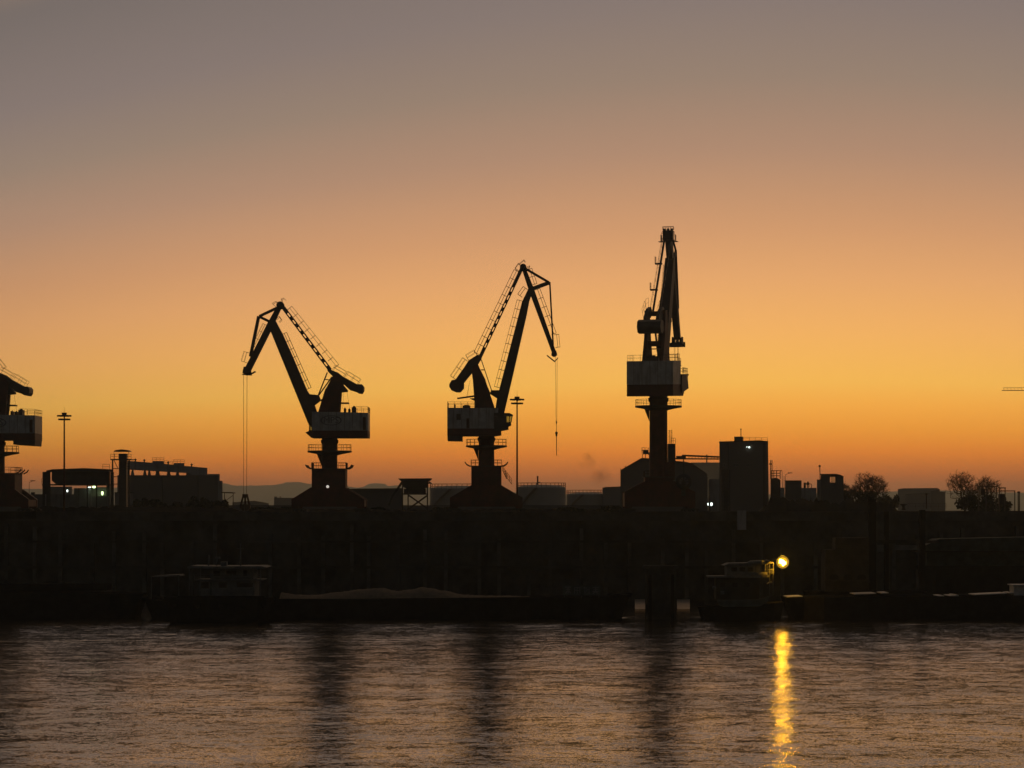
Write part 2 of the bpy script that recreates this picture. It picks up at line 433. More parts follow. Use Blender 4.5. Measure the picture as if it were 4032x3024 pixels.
    for (u0, u1, zz, hh) in [(c(a, y)[0], c(d, y)[0], c(a, y)[1], k) for a, d, y, k in sp['roof_bits']]:
        b = MB()
        b.box((u0, -1.6, zz-.1), (u1, 1.2, zz+hh*.8)); b.lathe([(.0, hh), ((u1-u0)*.32 if u1 > u0 else (u0-u1)*.32, hh), ((abs(u1-u0))*.32, hh*.75), (0, hh*.75)], ((u0+u1)/2, 0, zz), 10); bld(b, 'roof_vent', M['dark'], hs)
    b = MB(); (u0, z1), (u1, z2) = c(*sp['roof_rail'][0]), c(*sp['roof_rail'][1])
    b.rail([(u0, -hv+.1, z1), (u1, -hv+.1, z2), (u1, hv-.1, z2), (u0, hv-.1, z1)], (0, 0, 1), 1.15, 1.3, .03); bld(b, 'railing', M['rust'], hs)
    # lettering board : oval ring with three letters on both long sides
    if sp.get('emblem'):
        (ex, ey), ew, eh = sp['emblem']
        uc, zc = c(ex, ey)
        for sd in (-1, 1):
            b = MB()
            for k in range(40):
                a0, a1 = 2*math.pi*k/40, 2*math.pi*(k+1)/40
                qd = [(uc+ew*r_*math.cos(a), sd*(hv+d_), zc+eh*r_*math.sin(a)) for r_, d_ in ((1.0, .03), (.86, .03)) for a in (a0, a1)]
                b.add(qd, [(0, 1, 3, 2)])
            bld(b, 'emblem', M['ink'], hs)
        cu = bpy.data.curves.new('emblem_letters', 'FONT'); cu.body = 'MPS'; cu.size = eh*1.75; cu.align_x = 'CENTER'; cu.align_y = 'CENTER'; cu.extrude = .01
        fo = bpy.data.objects.new('emblem_letters', cu); C.objects.link(fo)
        dg = bpy.context.evaluated_depsgraph_get(); me = bpy.data.meshes.new_from_object(fo.evaluated_get(dg)); bpy.data.objects.remove(fo)
        me.materials.clear(); me.materials.append(M['ink'])
        fo = bpy.data.objects.new('emblem_letters', me); C.objects.link(fo); fo.parent = hs
        sd = 1 if sg < 0 else -1
        fo.location = (uc, sd*(hv+.03), zc); fo.rotation_euler = (R(90), 0, math.pi if sd > 0 else 0)
    for nm, x0, x1, y0, y1 in sp.get('house_bits', []):
        (ua, za), (ub_, zb__) = c(x0, y1), c(x1, y0); vv = hv+.03 if sg < 0 else -hv-.03
        b = MB(); b.box((ua, vv, za), (ub_, vv+(.06 if vv > 0 else -.06), zb__)); bld(b, nm, M['dark'] if nm != 'door' else M['rust'], hs)
    # driver's cab on the right-hand side of the boom
    cb = sp['cab']; v0, v1 = sp.get('cab_v', (-hv-.25, -1.9))
    lo, hi, roof = poly(cb['body']), poly(cb['glass']), poly(cb['roof'])
    b = MB(); b.prism(lo, v0, v1); cbo = bld(b, 'cab', M['dark'])
    b = MB(); b.prism(roof, v0-.1, v1+.1); bld(b, 'cab_roof', M['dark'], cbo)
    ub = [min(hi, key=lambda p: p[1]), max(hi, key=lambda p: p[1])]
    us = sorted(p[0] for p in hi); zs = sorted(p[1] for p in hi)
    zb, zt2 = zs[0], zs[-1]
    cols = cb['posts']
    for a, d in cols:
        (ua, za), (ud, zd) = c(*a), c(*d)
        for v in (v0+.08, v1-.08): b = MB(); b.bar((ua, v, za), (ud, v, zd), .14, .14, up=(0, 1, 0)); bld(b, 'window_post', M['dark'], cbo)
    b = MB(); b.prism(hi, v0+.04, v0+.06); bld(b, 'window', M['glass'], cbo)
    b = MB(); b.prism(hi, v1-.06, v1-.04); bld(b, 'window', M['glass'], cbo)
    # tower (A-frame): two plates with cross pieces
    tv = sp.get('tower_v', 1.7)
    tp = poly(sp['tower'])
    for v in (-tv, tv):
        b = MB(); b.prism(tp, v-.35, v+.35); bld(b, 'tower_leg', M['red'])
    b = MB(); zs = sorted(p[1] for p in tp)
    for k in (.35, .7, .93):
        zz = zs[0] + (zs[-1]-zs[0])*k
        xs = []
        for (xa, za), (xb, zb_) in zip(tp, tp[1:] + tp[:1]):
            if (za-zz)*(zb_-zz) < 0: xs.append(xa + (xb-xa)*(zz-za)/(zb_-za))
        um = (min(xs)+max(xs))/2; w = (max(xs)-min(xs))*.8
        b = MB(); b.box((um-w/2, -tv+.36, zz-.45), (um+w/2, tv-.36, zz+.45)); bld(b, 'tower_crossbeam', M['red'])
    for pl in sp.get('tower_bits', []):
        b = MB(); b.prism(poly(pl), -tv+.2, tv-.2); bld(b, 'tower_platform', M['dark'])
    # balance lever with counterweight
    lp = poly(sp['lever'])
    b = MB()
    for v in (-1.25, 1.25): b.prism(lp, v-.3, v+.3)
    le = bld(b, 'balance_lever', M['dark'])
    b = MB(); b.prism(poly(sp['weight']), -2.35, 2.35); bld(b, 'counterweight', M['dark'], le)
    for a, d, off in sp['lever_rail']:
        pa, pd = pt(a), pt(d); dr = (pd-pa).normalized(); nr = Vector((-dr.z, 0, dr.x)); nr = nr if nr.z > 0 else -nr
        for v in (-1.5, 1.5):
            b = MB(); b.rail([pa+Vector((0, v, 0)), pd+Vector((0, v, 0))], nr, off, 1.9, .028); bld(b, 'railing', M['rust'], le)
    # boom
    b = MB(); bp_ = poly(sp['boom']); bw = sp.get('boom_v', .85)
    b.prism(bp_, -bw, bw); bo = bld(b, 'boom', M['dark'])
    for pl in sp['boom_bits']:
        b = MB(); b.prism(poly(pl), -bw-.12, bw+.12); bld(b, 'luffing_bracket', M['dark'], bo)
    def walk(name, par, a, d, side, off=1.05, vv=.6, gap=1.75, r=.028):
        pa, pd = pt(a), pt(d); dr = (pd-pa).normalized(); nr = Vector((-dr.z, 0, dr.x))*side
        for v in (-vv, vv): b = MB(); b.rail([pa+Vector((0, v, 0)), pd+Vector((0, v, 0))], nr, off, gap, r); bld(b, name, M['rust'], par)
    for w in sp['boom_rail']: walk('railing', bo, *w)
    # fly jib with back struts
    b = MB()
    (a, d, w0, w1) = sp['jib']; pa, pd = pt(a), pt(d); dr = (pd-pa).normalized(); nr = Vector((-dr.z, 0, dr.x))
    kn = sp['jib_mid']                                   # thicker where the boom carries it
    pm = pa.lerp(pd, kn)
    w0, w1 = w0*s, w1*s
    pl = [pa+nr*w0*.4, pm+nr*w0*.56, pd+nr*w1*.5, pd-nr*w1*.5, pm-nr*w0*.56, pa-nr*w0*.4]
    jv = sp.get('jib_v', .55); b.prism([(p.x, p.z) for p in pl], -jv, jv); jb = bld(b, 'fly_jib', M['dark'])
    for (a, d, w) in sp['jib_struts']:
        for v in (-.5, .5):
            b = MB(); b.bar(pt(a, v), pt(d, v), .3, w*s, up=(0, 0, 1) if abs(pt(a).x-pt(d).x) > .3 else (1, 0, 0)); bld(b, 'jib_strut', M['dark'], jb)
    for w in sp['jib_rail']: walk('railing', jb, *w)
    b = MB(); hd = pt(sp['head'][0]); hr = sp['head'][1]*s
    for v in (-.7, 0, .7): b.lathe([(0, -.14), (hr, -.14), (hr*.86, 0), (hr, .14), (0, .14)], (hd.x, v, hd.z), 18, axis='y')
    b.prism([(hd.x-hr*1.05, hd.z-hr*.5), (hd.x+hr*1.05, hd.z-hr*.5), (hd.x+hr*.7, hd.z+hr*1.1), (hd.x-hr*.7, hd.z+hr*1.1)], -1.05, -.9)
    b.prism([(hd.x-hr*1.05, hd.z-hr*.5), (hd.x+hr*1.05, hd.z-hr*.5), (hd.x+hr*.7, hd.z+hr*1.1), (hd.x-hr*.7, hd.z+hr*1.1)], .9, 1.05)
    bld(b, 'head_sheave', M['dark'], jb)
    b = MB()
    for a, d in sp['head_bits']: 
        for v in (-1.2, 1.2): b.bar(pt(a, v), pt(d, v), .12, .12)
        b.prism([(pt(a).x, pt(a).z-.06), (pt(d).x, pt(d).z-.06), (pt(d).x, pt(d).z+.06), (pt(a).x, pt(a).z+.06)], -1.2, 1.2)
    bld(b, 'head_platform', M['dark'], jb)
    # apex sheaves and small platform
    b = MB(); ap = pt(sp['apex'][0]); ar = sp['apex'][1]*s
    for v in (-.75, 0, .75): b.lathe([(0, -.15), (ar, -.15), (ar*.85, 0), (ar, .15), (0, .15)], (ap.x, v, ap.z), 16, axis='y')
    bld(b, 'apex_sheave', M['dark'], jb)
    for poly_ in sp['apex_bits']:
        b = MB()
        for v in (-1.1, 1.1):
            for p0, p1 in zip(poly_, poly_[1:]): b.tube(pt(p0, v), pt(p1, v), .04, n=4)
        for p0 in poly_: b.tube(pt(p0, -1.1), pt(p0, 1.1), .04, n=4)
        bld(b, 'apex_railing', M['rust'], jb)
    # slotted tie beams from apex to lever
    a, d, tw, nslot, f0, f1 = sp['tie']
    for v in (-.65, .65):
        pa, pd = pt(a, v), pt(d, v); dr = (pd-pa).normalized(); nr = Vector((-dr.z, 0, dr.x)); ww = tw*s
        b = MB(); e = ww*.31
        for k in (-1, 1):
            o_ = nr*(ww/2-e/2)*k; b.bar(pa+o_, pd+o_, .25, e, up=nr)
        ed = [0.0] + [x for i in range(nslot) for x in (f0+(f1-f0)*i/nslot, f0+(f1-f0)*(i+.58)/nslot)] + [1.0]
        for i in range(0, len(ed), 2):
            p0, p1 = pa.lerp(pd, ed[i]), pa.lerp(pd, ed[i+1]); b.bar(p0, p1, .25, ww-2*e+.02, up=nr)
        ti = bld(b, 'tie_beam', M['dark'])
        if v < 0:
            for w in sp['tie_rail']: walk('railing', ti, *w)
    # luffing rods
    for a, d, w in sp['rods']:
        for v in (-.55, .55):
            b = MB(); b.bar(pt(a, v), pt(d, v), .16, w*s); bld(b, 'luffing_rod', M['rust'])
    for a, d, r_ in sp['ropes']:
        for v in (-.35, .35):
            b = MB(); b.tube(pt(a, v), pt(d, v), r_, n=5); bld(b, 'hoist_rope', M['rope'])
    for a, d in sp.get('wires', []):
        b = MB(); b.tube(pt(a, .4), pt(d, .4), .02, n=4); bld(b, 'stay_wire', M['rope'])
    return root, pt

A = lambda *p: [(900+p[i]/3.687, 1130+p[i+1]/3.687) for i in range(0, len(p), 2)]
B = lambda *p: [(1100+p[i]/2.765, 1450+p[i+1]/2.765) for i in range(0, len(p), 2)]
G = lambda *p: [(1700+p[i]/3.017, 1000+p[i+1]/3.017) for i in range(0, len(p), 2)]
K = lambda *p: [(1700+p[i]/3.017, 1500+p[i+1]/3.017) for i in range(0, len(p), 2)]

def spec_one(dx=0.0, dy=0.0):
    def sh(o):
        if isinstance(o, tuple) and len(o) == 2 and all(isinstance(v, float) for v in o): return (o[0]+dx, o[1]+dy)
        if isinstance(o, (list, tuple)): return type(o)(sh(v) for v in o)
        if isinstance(o, dict): return {k: sh(v) for k, v in o.items()}
        return o
    sp = dict(
        block_w=132, block_top=1848, block_bot=1920, arm_y=1966, leg_w=142, lamp=(1297.0, 1917.0), col_w=61, col_top=1725, ring=1775, ring_w=174,
        house=B(368,480, 975,492, 975,685, 368,685), base=B(350,685, 975,685, 975,760, 360,760, 300,706),
        low=[], roof_bits=[(1355.0, 1362.0, 1623.0, .9), (1372.0, 1379.0, 1624.0, .8), (1386.0, 1402.0, 1625.0, 1.3)], roof_rail=[(1402.0, 1626.0), (1452.5, 1627.5)],
        house_bits=[('door', 1433.0, 1445.0, 1645.0, 1696.0)],
        emblem=((1309.0, 1658.0), 2.1, .98),
        cab=dict(body=B(312,672, 366,672, 366,704, 312,704), glass=B(314,612, 366,600, 366,672, 314,672), roof=B(308,600, 368,588, 368,602, 312,612),
                 posts=[B(318,606, 318,672), B(346,604, 346,672), B(363,602, 363,672)]),
        tower=B(428,486, 500,250, 585,95, 640,50, 690,150, 676,260, 660,486),
        tower_bits=[B(668,170, 690,172, 745,240, 740,256, 676,262), B(655,374, 757,374, 757,387, 655,387), B(452,346, 486,330, 486,348, 460,366), B(500,225, 530,232, 530,244, 505,240)],
        lever=B(524,6, 560,18, 640,50, 700,95, 850,178, 850,262, 770,238, 705,178, 660,176, 585,92, 530,36), weight=B(838,182, 860,178, 905,180, 922,205, 920,245, 900,277, 860,272, 838,258),
        lever_rail=[(*B(580,22, 700,92), 1.15), (*B(715,95, 850,178), 1.25)],
        boom=A(612,640, 640,520, 690,500, 720,560, 790,690, 950,1050, 1140,1500) + B(330,285, 385,400, 412,482, 400,640, 345,640, 312,592),
        boom_bits=[B(325,284, 430,293, 452,350, 385,402, 330,420)],
        boom_rail=[(*A(772,690, 1128,1490), -1.0, 1.05)],
        jib=(*A(745,275, 268,1225), 22.5, 25.0), jib_mid=.30,
        jib_struts=[(*A(712,300, 448,425), 9.0), (*A(438,425, 318,1010), 11.0), (*A(455,435, 600,505), 10.0)],
        jib_rail=[(*A(560,560, 400,880), 1.0, .9), (*A(310,960, 270,1100), 1.0, 1.2)],
        head=(A(268,1225)[0], 16.0), head_bits=[A(300,1278, 390,1228), A(200,1270, 335,1278)],
        apex=(A(752,268)[0], 15.0), apex_bits=[A(690,290, 640,245, 690,215, 740,238), A(790,250, 770,180, 800,165, 830,190), A(700,470, 740,430, 770,480, 740,510)],
        tie=(*A(785,285, 1475,1205), 15.0, 8, .10, .985), tie_rail=[(*A(850,335, 1530,1180), -1.0, 1.2)],
        rods=[(*B(425,292, 522,45), 3.2), (*B(430,294, 573,92), 3.2), (*B(490,120, 548,128), 3.0)],
        ropes=[(*A(218,1270, 218,3040), .022), (*A(268,1270, 262,3040), .022)],
        wires=[B(705,250, 690,440), B(735,245, 770,470)])
    return sh(sp) if (dx or dy) else sp

D1 = 560.0
crane('portal crane with oval emblem on its white house and a grab hanging from its jib', D1, 1298.0, -1, spec_one())
s0 = spec_one(-1310.0, 9.0)
s0.update(house_bits=[('door', 131.0, 143.0, 1655.0, 1706.0)], roof_bits=[(45.0, 52.0, 1634.0, .9), (62.0, 69.0, 1634.0, .8), (76.0, 92.0, 1635.0, 1.3)], roof_rail=[(92.0, 1635.5), (151.5, 1637.5)], block_w=170, block_top=1866, block_bot=1926, lamp=None, col_top=1734, ring=1780, low=[[(66.0, 1733.5), (152.0, 1733.5), (150.0, 1757.0), (66.0, 1752.0)]],
          house=[(-58.0, 1635.0), (152.0, 1638.0), (152.0, 1708.0), (-58.0, 1708.0)], base=[(-68.0, 1708.0), (152.0, 1708.0), (152.0, 1734.0), (-62.0, 1734.0)])
crane('portal crane cut off by the picture edge, only counterweight and white house showing', D1, -12.0, -1, s0)

s2 = dict(house_bits=[('louvre', 1799.0, 1816.0, 1632.0, 1656.0), ('door', 1838.0, 1849.0, 1650.0, 1689.0)],
    block_w=118, block_top=1837, block_bot=1912, arm_y=1960, leg_w=142, lamp=None, col_w=62, col_top=1716, ring=1754, ring_w=162,
    house=K(190,326, 790,330, 790,572, 190,572), base=K(190,572, 790,572, 826,600, 826,642, 745,655, 190,655),
    low=[K(192,655, 365,655, 365,716, 192,712)], roof_bits=[(1788.0, 1794.0, 1609.0, .9), (1822.0, 1852.0, 1609.0, .7)], roof_rail=[(1868.0, 1609.0), (1764.0, 1608.0)],
    cab=dict(body=K(742,428, 882,428, 882,498, 940,498, 945,535, 912,548, 912,584, 830,600, 742,600), glass=K(882.5,425, 958,425, 944,497, 882.5,497), roof=K(742,388, 925,390, 965,412, 962,425, 742,425),
             posts=[K(886,425, 886,498), K(924,425, 920,498), K(957,425, 943,498)]),
    tower=G(475,1400, 500,1330, 545,1325, 580,1380, 640,1500) + K(640,0, 752,332, 515,332, 490,0),
    tower_bits=[K(302,202, 510,172, 512,186, 304,214), K(455,210, 520,205, 520,240, 490,225)],
    lever=G(590,1218, 545,1200, 440,1268, 390,1345, 280,1500, 372,1545, 480,1410, 530,1345, 592,1240),
    weight=G(212,1550, 240,1505, 315,1492, 355,1508, 385,1545, 382,1595, 340,1640, 290,1640, 232,1615, 210,1580),
    lever_rail=[(*G(540,1205, 440,1265), 1.2), (*G(430,1275, 285,1490), 1.25)],
    boom=G(1145,420, 1190,400, 1190,470, 1160,560, 1130,720, 975,1400) + K(950,0, 862,378, 840,470, 780,470, 756,330, 775,210, 800,110) + G(1072,570),
    boom_bits=[K(705,112, 808,112, 785,212, 690,152)],
    boom_rail=[(*G(1075,560, 805,1590), -1.0, 1.05), (*G(1140,425, 1075,515), -1.0, 1.1)],
    jib=(*G(1090,165, 1455,1175), 19.0, 16.0), jib_mid=.26,
    jib_struts=[(*G(1105,170, 1392,338), 8.0), (*G(1402,335, 1442,1080), 8.0), (*G(1200,412, 1392,342), 14.0)],
    jib_rail=[(*G(1130,190, 1190,370), 1.0, 1.05), (*G(1225,430, 1420,960), 1.0, 1.05), (*G(1455,960, 1470,1110), 1.0, .9)],
    head=(G(1455,1188)[0], 11.0), head_bits=[G(1368,1205, 1460,1278), G(1460,1278, 1498,1238)],
    apex=(G(1085,158)[0], 13.0), apex_bits=[G(1030,205, 990,170, 1030,115, 1060,140), G(1040,120, 1095,75, 1110,95), G(1130,160, 1165,145, 1150,180)],
    tie=(*G(1075,160, 575,1225), 13.0, 8, .22, .93), tie_rail=[(*G(1040,215, 565,1195), -1.0, 1.15)],
    rods=[(*G(588,1255, 712,1625), 3.2), (*G(548,1318, 690,1650), 3.2), (*G(585,1378, 632,1376), 3.0)],
    ropes=[(*G(1470,1215, 1477,2003), .026), (*G(1490,1225, 1486,2003), .026)],
    wires=[G(455,1500, 415,1690), G(440,1560, 425,1700)])
c2, pt2 = crane('portal crane with steep boom and a small hook, a light mast beside it', D1, 1915.4, 1, s2)

s3 = dict(
    theta=16.0, curl=False, block_w=110, block_top=1880, block_bot=1895, arm_y=1938, leg_w=138, lamp=None, col_w=71, col_top=1560, ring=1598, ring_w=184,
    house_v=4.63, house=[(-7.4, 1421.0), (-.6, 1421.0), (-.6, 1514.0), (-7.4, 1514.0)], base=[(-7.4, 1514.0), (2.6, 1514.0), (2.6, 1545.0), (1.6, 1560.0), (-7.4, 1560.0)],
    low=[], roof_bits=[(-6.9, -6.0, 1421.0, .9), (-4.6, -3.5, 1421.0, 1.1)], roof_rail=[(-2.9, 1421.0), (-7.3, 1421.0)],
    cab=dict(body=[(-.6, 1480.1), (3.6, 1480.1), (3.6, 1500.0), (4.8, 1500.0), (5.4, 1530.0), (-.6, 1548.0)], glass=[(3.65, 1480.0), (4.8, 1480.0), (4.8, 1500.0), (3.65, 1500.0)], roof=[(-.6, 1474.0), (5.0, 1474.0), (5.0, 1480.0), (-.6, 1480.0)],
             posts=[[(3.7, 1480.0), (3.7, 1500.0)], [(4.7, 1480.0), (4.7, 1500.0)]]),
    cab_v=(-4.9, -2.0), tower_v=1.75,
    tower=[(-5.2, 1421.0), (-3.4, 1330.0), (-2.9, 1222.0), (-1.4, 1222.0), (-.4, 1330.0), (1.0, 1421.0)],
    tower_bits=[[(-6.0, 1372.0), (-3.0, 1372.0), (-3.0, 1376.0), (-6.0, 1376.0)]],
    lever=[(-1.2, 1228.0), (-2.2, 1208.0), (-4.2, 1216.0), (-6.4, 1250.0), (-6.4, 1290.0), (-3.8, 1258.0), (-2.2, 1248.0)],
    weight=[(-5.8, 1266.0), (-7.0, 1258.0), (-8.2, 1266.0), (-8.5, 1288.0), (-7.9, 1308.0), (-6.4, 1314.0), (-5.4, 1300.0)],
    lever_rail=[((-2.0, 1210.0), (-4.3, 1216.0), 1.9), ((-4.3, 1216.0), (-6.6, 1248.0), 1.9)],
    boom=[(2.0, 1500.0), (2.6, 1400.0), (6.8, 1160.0), (9.2, 1040.0), (9.9, 1015.0), (11.0, 1018.0), (11.0, 1045.0), (9.4, 1160.0), (5.2, 1410.0), (3.6, 1500.0)], boom_v=.9,
    boom_bits=[[(1.2, 1402.0), (3.0, 1402.0), (2.8, 1425.0), (.8, 1418.0)]],
    boom_rail=[((2.8, 1390.0), (8.8, 1050.0), 1.0, 1.05, .8)],
    jib=((8.6, 915.0), (17.0, 1335.0), 32.0, 22.0), jib_mid=.28, jib_v=.62,
    jib_struts=[((8.9, 915.0), (13.2, 985.0), 9.0), ((13.2, 985.0), (15.4, 1215.0), 9.0), ((13.2, 988.0), (10.8, 1030.0), 11.0)],
    jib_rail=[((11.0, 1060.0), (14.6, 1270.0), 1.0, 1.05, .75)],
    head=((17.1, 1345.0), 17.0), head_bits=[((15.5, 1366.0), (18.7, 1366.0)), ((15.7, 1350.0), (15.5, 1366.0)), ((18.6, 1348.0), (18.7, 1366.0))],
    apex=((8.6, 912.0), 14.0), apex_bits=[[(7.6, 948.0), (7.4, 918.0), (8.2, 910.0)], [(9.4, 912.0), (9.8, 945.0), (8.8, 950.0)], [(8.4, 905.0), (8.4, 892.0)], [(8.9, 905.0), (8.9, 894.0)]],
    tie=((8.3, 935.0), (-1.9, 1226.0), 14.0, 9, .12, .95), tie_rail=[((8.0, 950.0), (-2.2, 1218.0), -1.0, 1.2, .9)],
    rods=[((-1.9, 1262.0), (1.9, 1405.0), 3.4), ((-.8, 1258.0), (2.2, 1402.0), 3.4)],
    ropes=[((15.6, 1358.0), (15.6, 1545.0), .03), ((16.4, 1358.0), (16.4, 1545.0), .03)],
    wires=[])
c3, pt3 = crane('tallest portal crane, seen from behind with its boom pointing away over the yard', D1, 2592.6, 1, s3)
# extra fittings of the tallest crane: cabin on the column, ladder cage, cable reel, apex platforms
s = D1/F
def c3box(x0, x1, y0, y1, v0, v1, name, m, par=c3):
    b = MB(); b.box(((x0-2592.6)*s, v0, H+(HZ-y0)*s-ZG), ((x1-2592.6)*s, v1, H+(HZ-y1)*s-ZG))
    o = b.build(name, m, par, local=True); o.rotation_euler = (0, 0, -R(74)); return o
cl = c3box(2630, 2658, 1748, 1820, -1.6, 1.6, 'switch_cabin', M['dark'])
b = MB()
for x in (2634, 2645): b.tube(((x-2592.6)*s, -.5, H+(HZ-1748)*s-ZG), ((x-2592.6)*s, -.5, H+(HZ-1693)*s-ZG), .05, n=5)
for k in range(12): 
    z = H+(HZ-1748+k*4.8)*s-ZG; b.tube(((2634-2592.6)*s, -.5, z), ((2645-2592.6)*s, -.5, z), .035, n=4)
b.rail([((2640-2592.6)*s, -1.5, H+(HZ-1748)*s-ZG), ((2658-2592.6)*s, -1.5, H+(HZ-1748)*s-ZG)], (0, 0, 1), 1.1, .5, .035)
o = b.build('ladder', M['rust'], c3, local=True); o.rotation_euler = (0, 0, -R(74))
c3box(2610, 2655, 1820, 1890, -1.4, 1.4, 'switch_cabin', M['red'])
b = MB(); cx = (2685-2592.6)*s; cz = H+(HZ-1898)*s-ZG
b.lathe([(.9, -.35), (1.55, -.35), (1.55, .35), (.9, .35), (.9, -.35)], (cx, -5.9, cz), 28, axis='y')
for k in range(8):
    a = k*math.pi/4; b.bar((cx, -5.9, cz), (cx+1.3*math.cos(a), -5.9, cz+1.3*math.sin(a)), .1)
b.box((cx-.4, -5.5, cz-2.8), (cx+.4, -5.1, cz))
o = b.build('cable_reel', M['dark'], c3, local=True); o.rotation_euler = (0, 0, -R(74))
mp = lambda b, n='maintenance_platform': b.build(n, M['dark'], c3, local=True)
za_ = pt3((8.4, 950.0)).z
for v in (-1.45, 1.45): b = MB(); b.rail([(8.2, v, za_), (9.3, v, za_)], (0, 0, 1), 1.3, .6, .05); b.box((8.0, v-.45, za_-.1), (9.5, v+.45, za_)); mp(b)
for v in (-.5, 0, .45): b = MB(); b.tube((8.6, v, pt3((8.6, 906.0)).z), (8.6, v, pt3((8.6, 893.0)).z), .045, n=4); mp(b, 'aerial')
for py, v in ((1033.0, 2.0), (1142.0, 2.1)):
    z = pt3((3.0, py)).z; uu = 5.5 if py < 1100 else 1.6; b = MB()
    b.box((uu, .7, z-.15), (uu+1.0, v, z+.15)); b.rail([(uu, v, z), (uu+1.0, v, z)], (0, 0, 1), 1.4, .5, .04); mp(b)
b = MB(); b.box((7.9, -.98, pt3((8.4, 945.0)).z), (9.4, .98, pt3((8.4, 908.0)).z)); mp(b, 'apex_head')
zc_ = pt3((4.0, 1474.0)).z; b = MB(); b.rail([(.2, -4.8, zc_), (4.8, -4.8, zc_), (4.8, -2.1, zc_)], (0, 0, 1), 1.15, 1.0, .04); mp(b, 'cab_railing')
zc_ = pt3((-1.0, 1421.0)).z; b = MB(); b.rail([(-2.8, -4.4, zc_), (-.7, -4.4, zc_), (-.7, -1.0, zc_)], (0, 0, 1), 1.3, .9, .04); mp(b, 'roof_railing')
b = MB(); b.box((-.59, -4.3, zc_-1.0), (1.4, -1.0, zc_-.8)); b.rail([(-.5, -4.2, zc_-.8), (1.3, -4.2, zc_-.8)], (0, 0, 1), 1.3, .9, .04); mp(b)

# stair of the second crane's portal
b = MB(); ax = 1915.4
for (xa, ya), (xb, yb) in ((K(840,1060)[0], K(890,1170)[0]), (K(870,1120)[0], K(950,1230)[0])):
    for dz in (0, -1.1): b.bar(((xa-ax)*s, -5.9, H+(HZ-ya)*s-ZG+dz*.0), ((xb-ax)*s, -5.9, H+(HZ-yb)*s-ZG), .5, .1)
    b.rail([((xa-ax)*s, -6.1, H+(HZ-ya)*s-ZG), ((xb-ax)*s, -6.1, H+(HZ-yb)*s-ZG)], (0, 0, 1), 1.0, .7, .035)
b.build('stair', M['rust'], c2, local=True)

# what hangs from the ropes
g = thing('clamshell_grab', 'four-rope clamshell grab resting low on the ropes of the left crane', 'grab', P(965, 2012, D1))
gs = s
def gp(px, py, dy=0): return P(px, py, D1) + Vector((0, dy, 0))
b = MB(); b.box(gp(955, 1946, -.6), gp(976, 1953, .6)); b.box(gp(960, 1953, -.45), gp(970, 1960, .45)); b.build('grab_head', M['rust'], g)
b = MB()
for sx in (-1, 1):
    for dy in (-.7, .7): b.bar(gp(965.5+sx*7, 1950, dy*.6), gp(965.5+sx*18, 1992, dy), .22)
b.build('grab_arm', M['rust'], g)
for sx in (-1, 1):
    b = MB(); b.prism([(gp(x, y).x, gp(x, y).z) for x, y in ((965.5, 1985), (965.5+sx*19, 1988), (965.5+sx*20, 2000), (965.5+sx*8, 2011), (965.5+sx*1, 2011))], D1-1.1, D1+1.1); b.build('grab_shell', M['rust'], g)
b = MB(); b.bar(gp(965.5, 1958), gp(965.5, 2000), .35); b.build('grab_column', M['rust'], g)
g = thing('lifting_hook', 'small hook block with a long hanging rod below the fly jib of the middle crane', 'hook', P(2191, 1795, D1))
b = MB(); b.box(gp(2187.5, 1700, -.3), gp(2194.5, 1717, .3)); b.lathe([(0, -.2), (.28, -.2), (.28, .2), (0, .2)], gp(2191, 1705), 12, axis='y'); b.build('hook_block', M['dark'], g)
b = MB(); b.tube(gp(2191, 1664), gp(2191, 1700), .05, n=5); b.box(gp(2188.6, 1658, -.1), gp(2193.4, 1668, .1)); b.build('swivel', M['dark'], g)
b = MB(); b.tube(gp(2191, 1717), gp(2191.6, 1792), .09, .07, n=6); b.tube(gp(2191.6, 1792), gp(2193, 1795), .07, .04, n=5); b.build('rod', M['rust'], g)

# ------------------------------------------------------------------ the port behind the cranes
def pbox(b, x0, x1, y0, y1, D, dep):
    """front face given in photo pixels at distance D, real depth dep behind it"""
    a = P(x0, y1, D); c = P(x1, y0, D); b.box((a.x, D, a.z), (c.x, D+dep, c.z))
def pprism(b, pts, D, dep): b.prism([(P(x, y, D).x, P(x, y, D).z) for x, y in pts], D, D+dep)
def pbar(b, p0, p1, D, w, off=0.0): b.bar(P(*p0, D)+Vector((0, off, 0)), P(*p1, D)+Vector((0, off, 0)), w)
def ptube(b, p0, p1, D, r, off=0.0, r1=None): b.tube(P(*p0, D)+Vector((0, off, 0)), P(*p1, D)+Vector((0, off, 0)), r, r1, n=6)
def base(px, D): return (P(px, 0, D).x, D, ZG)
GB = 2014.0

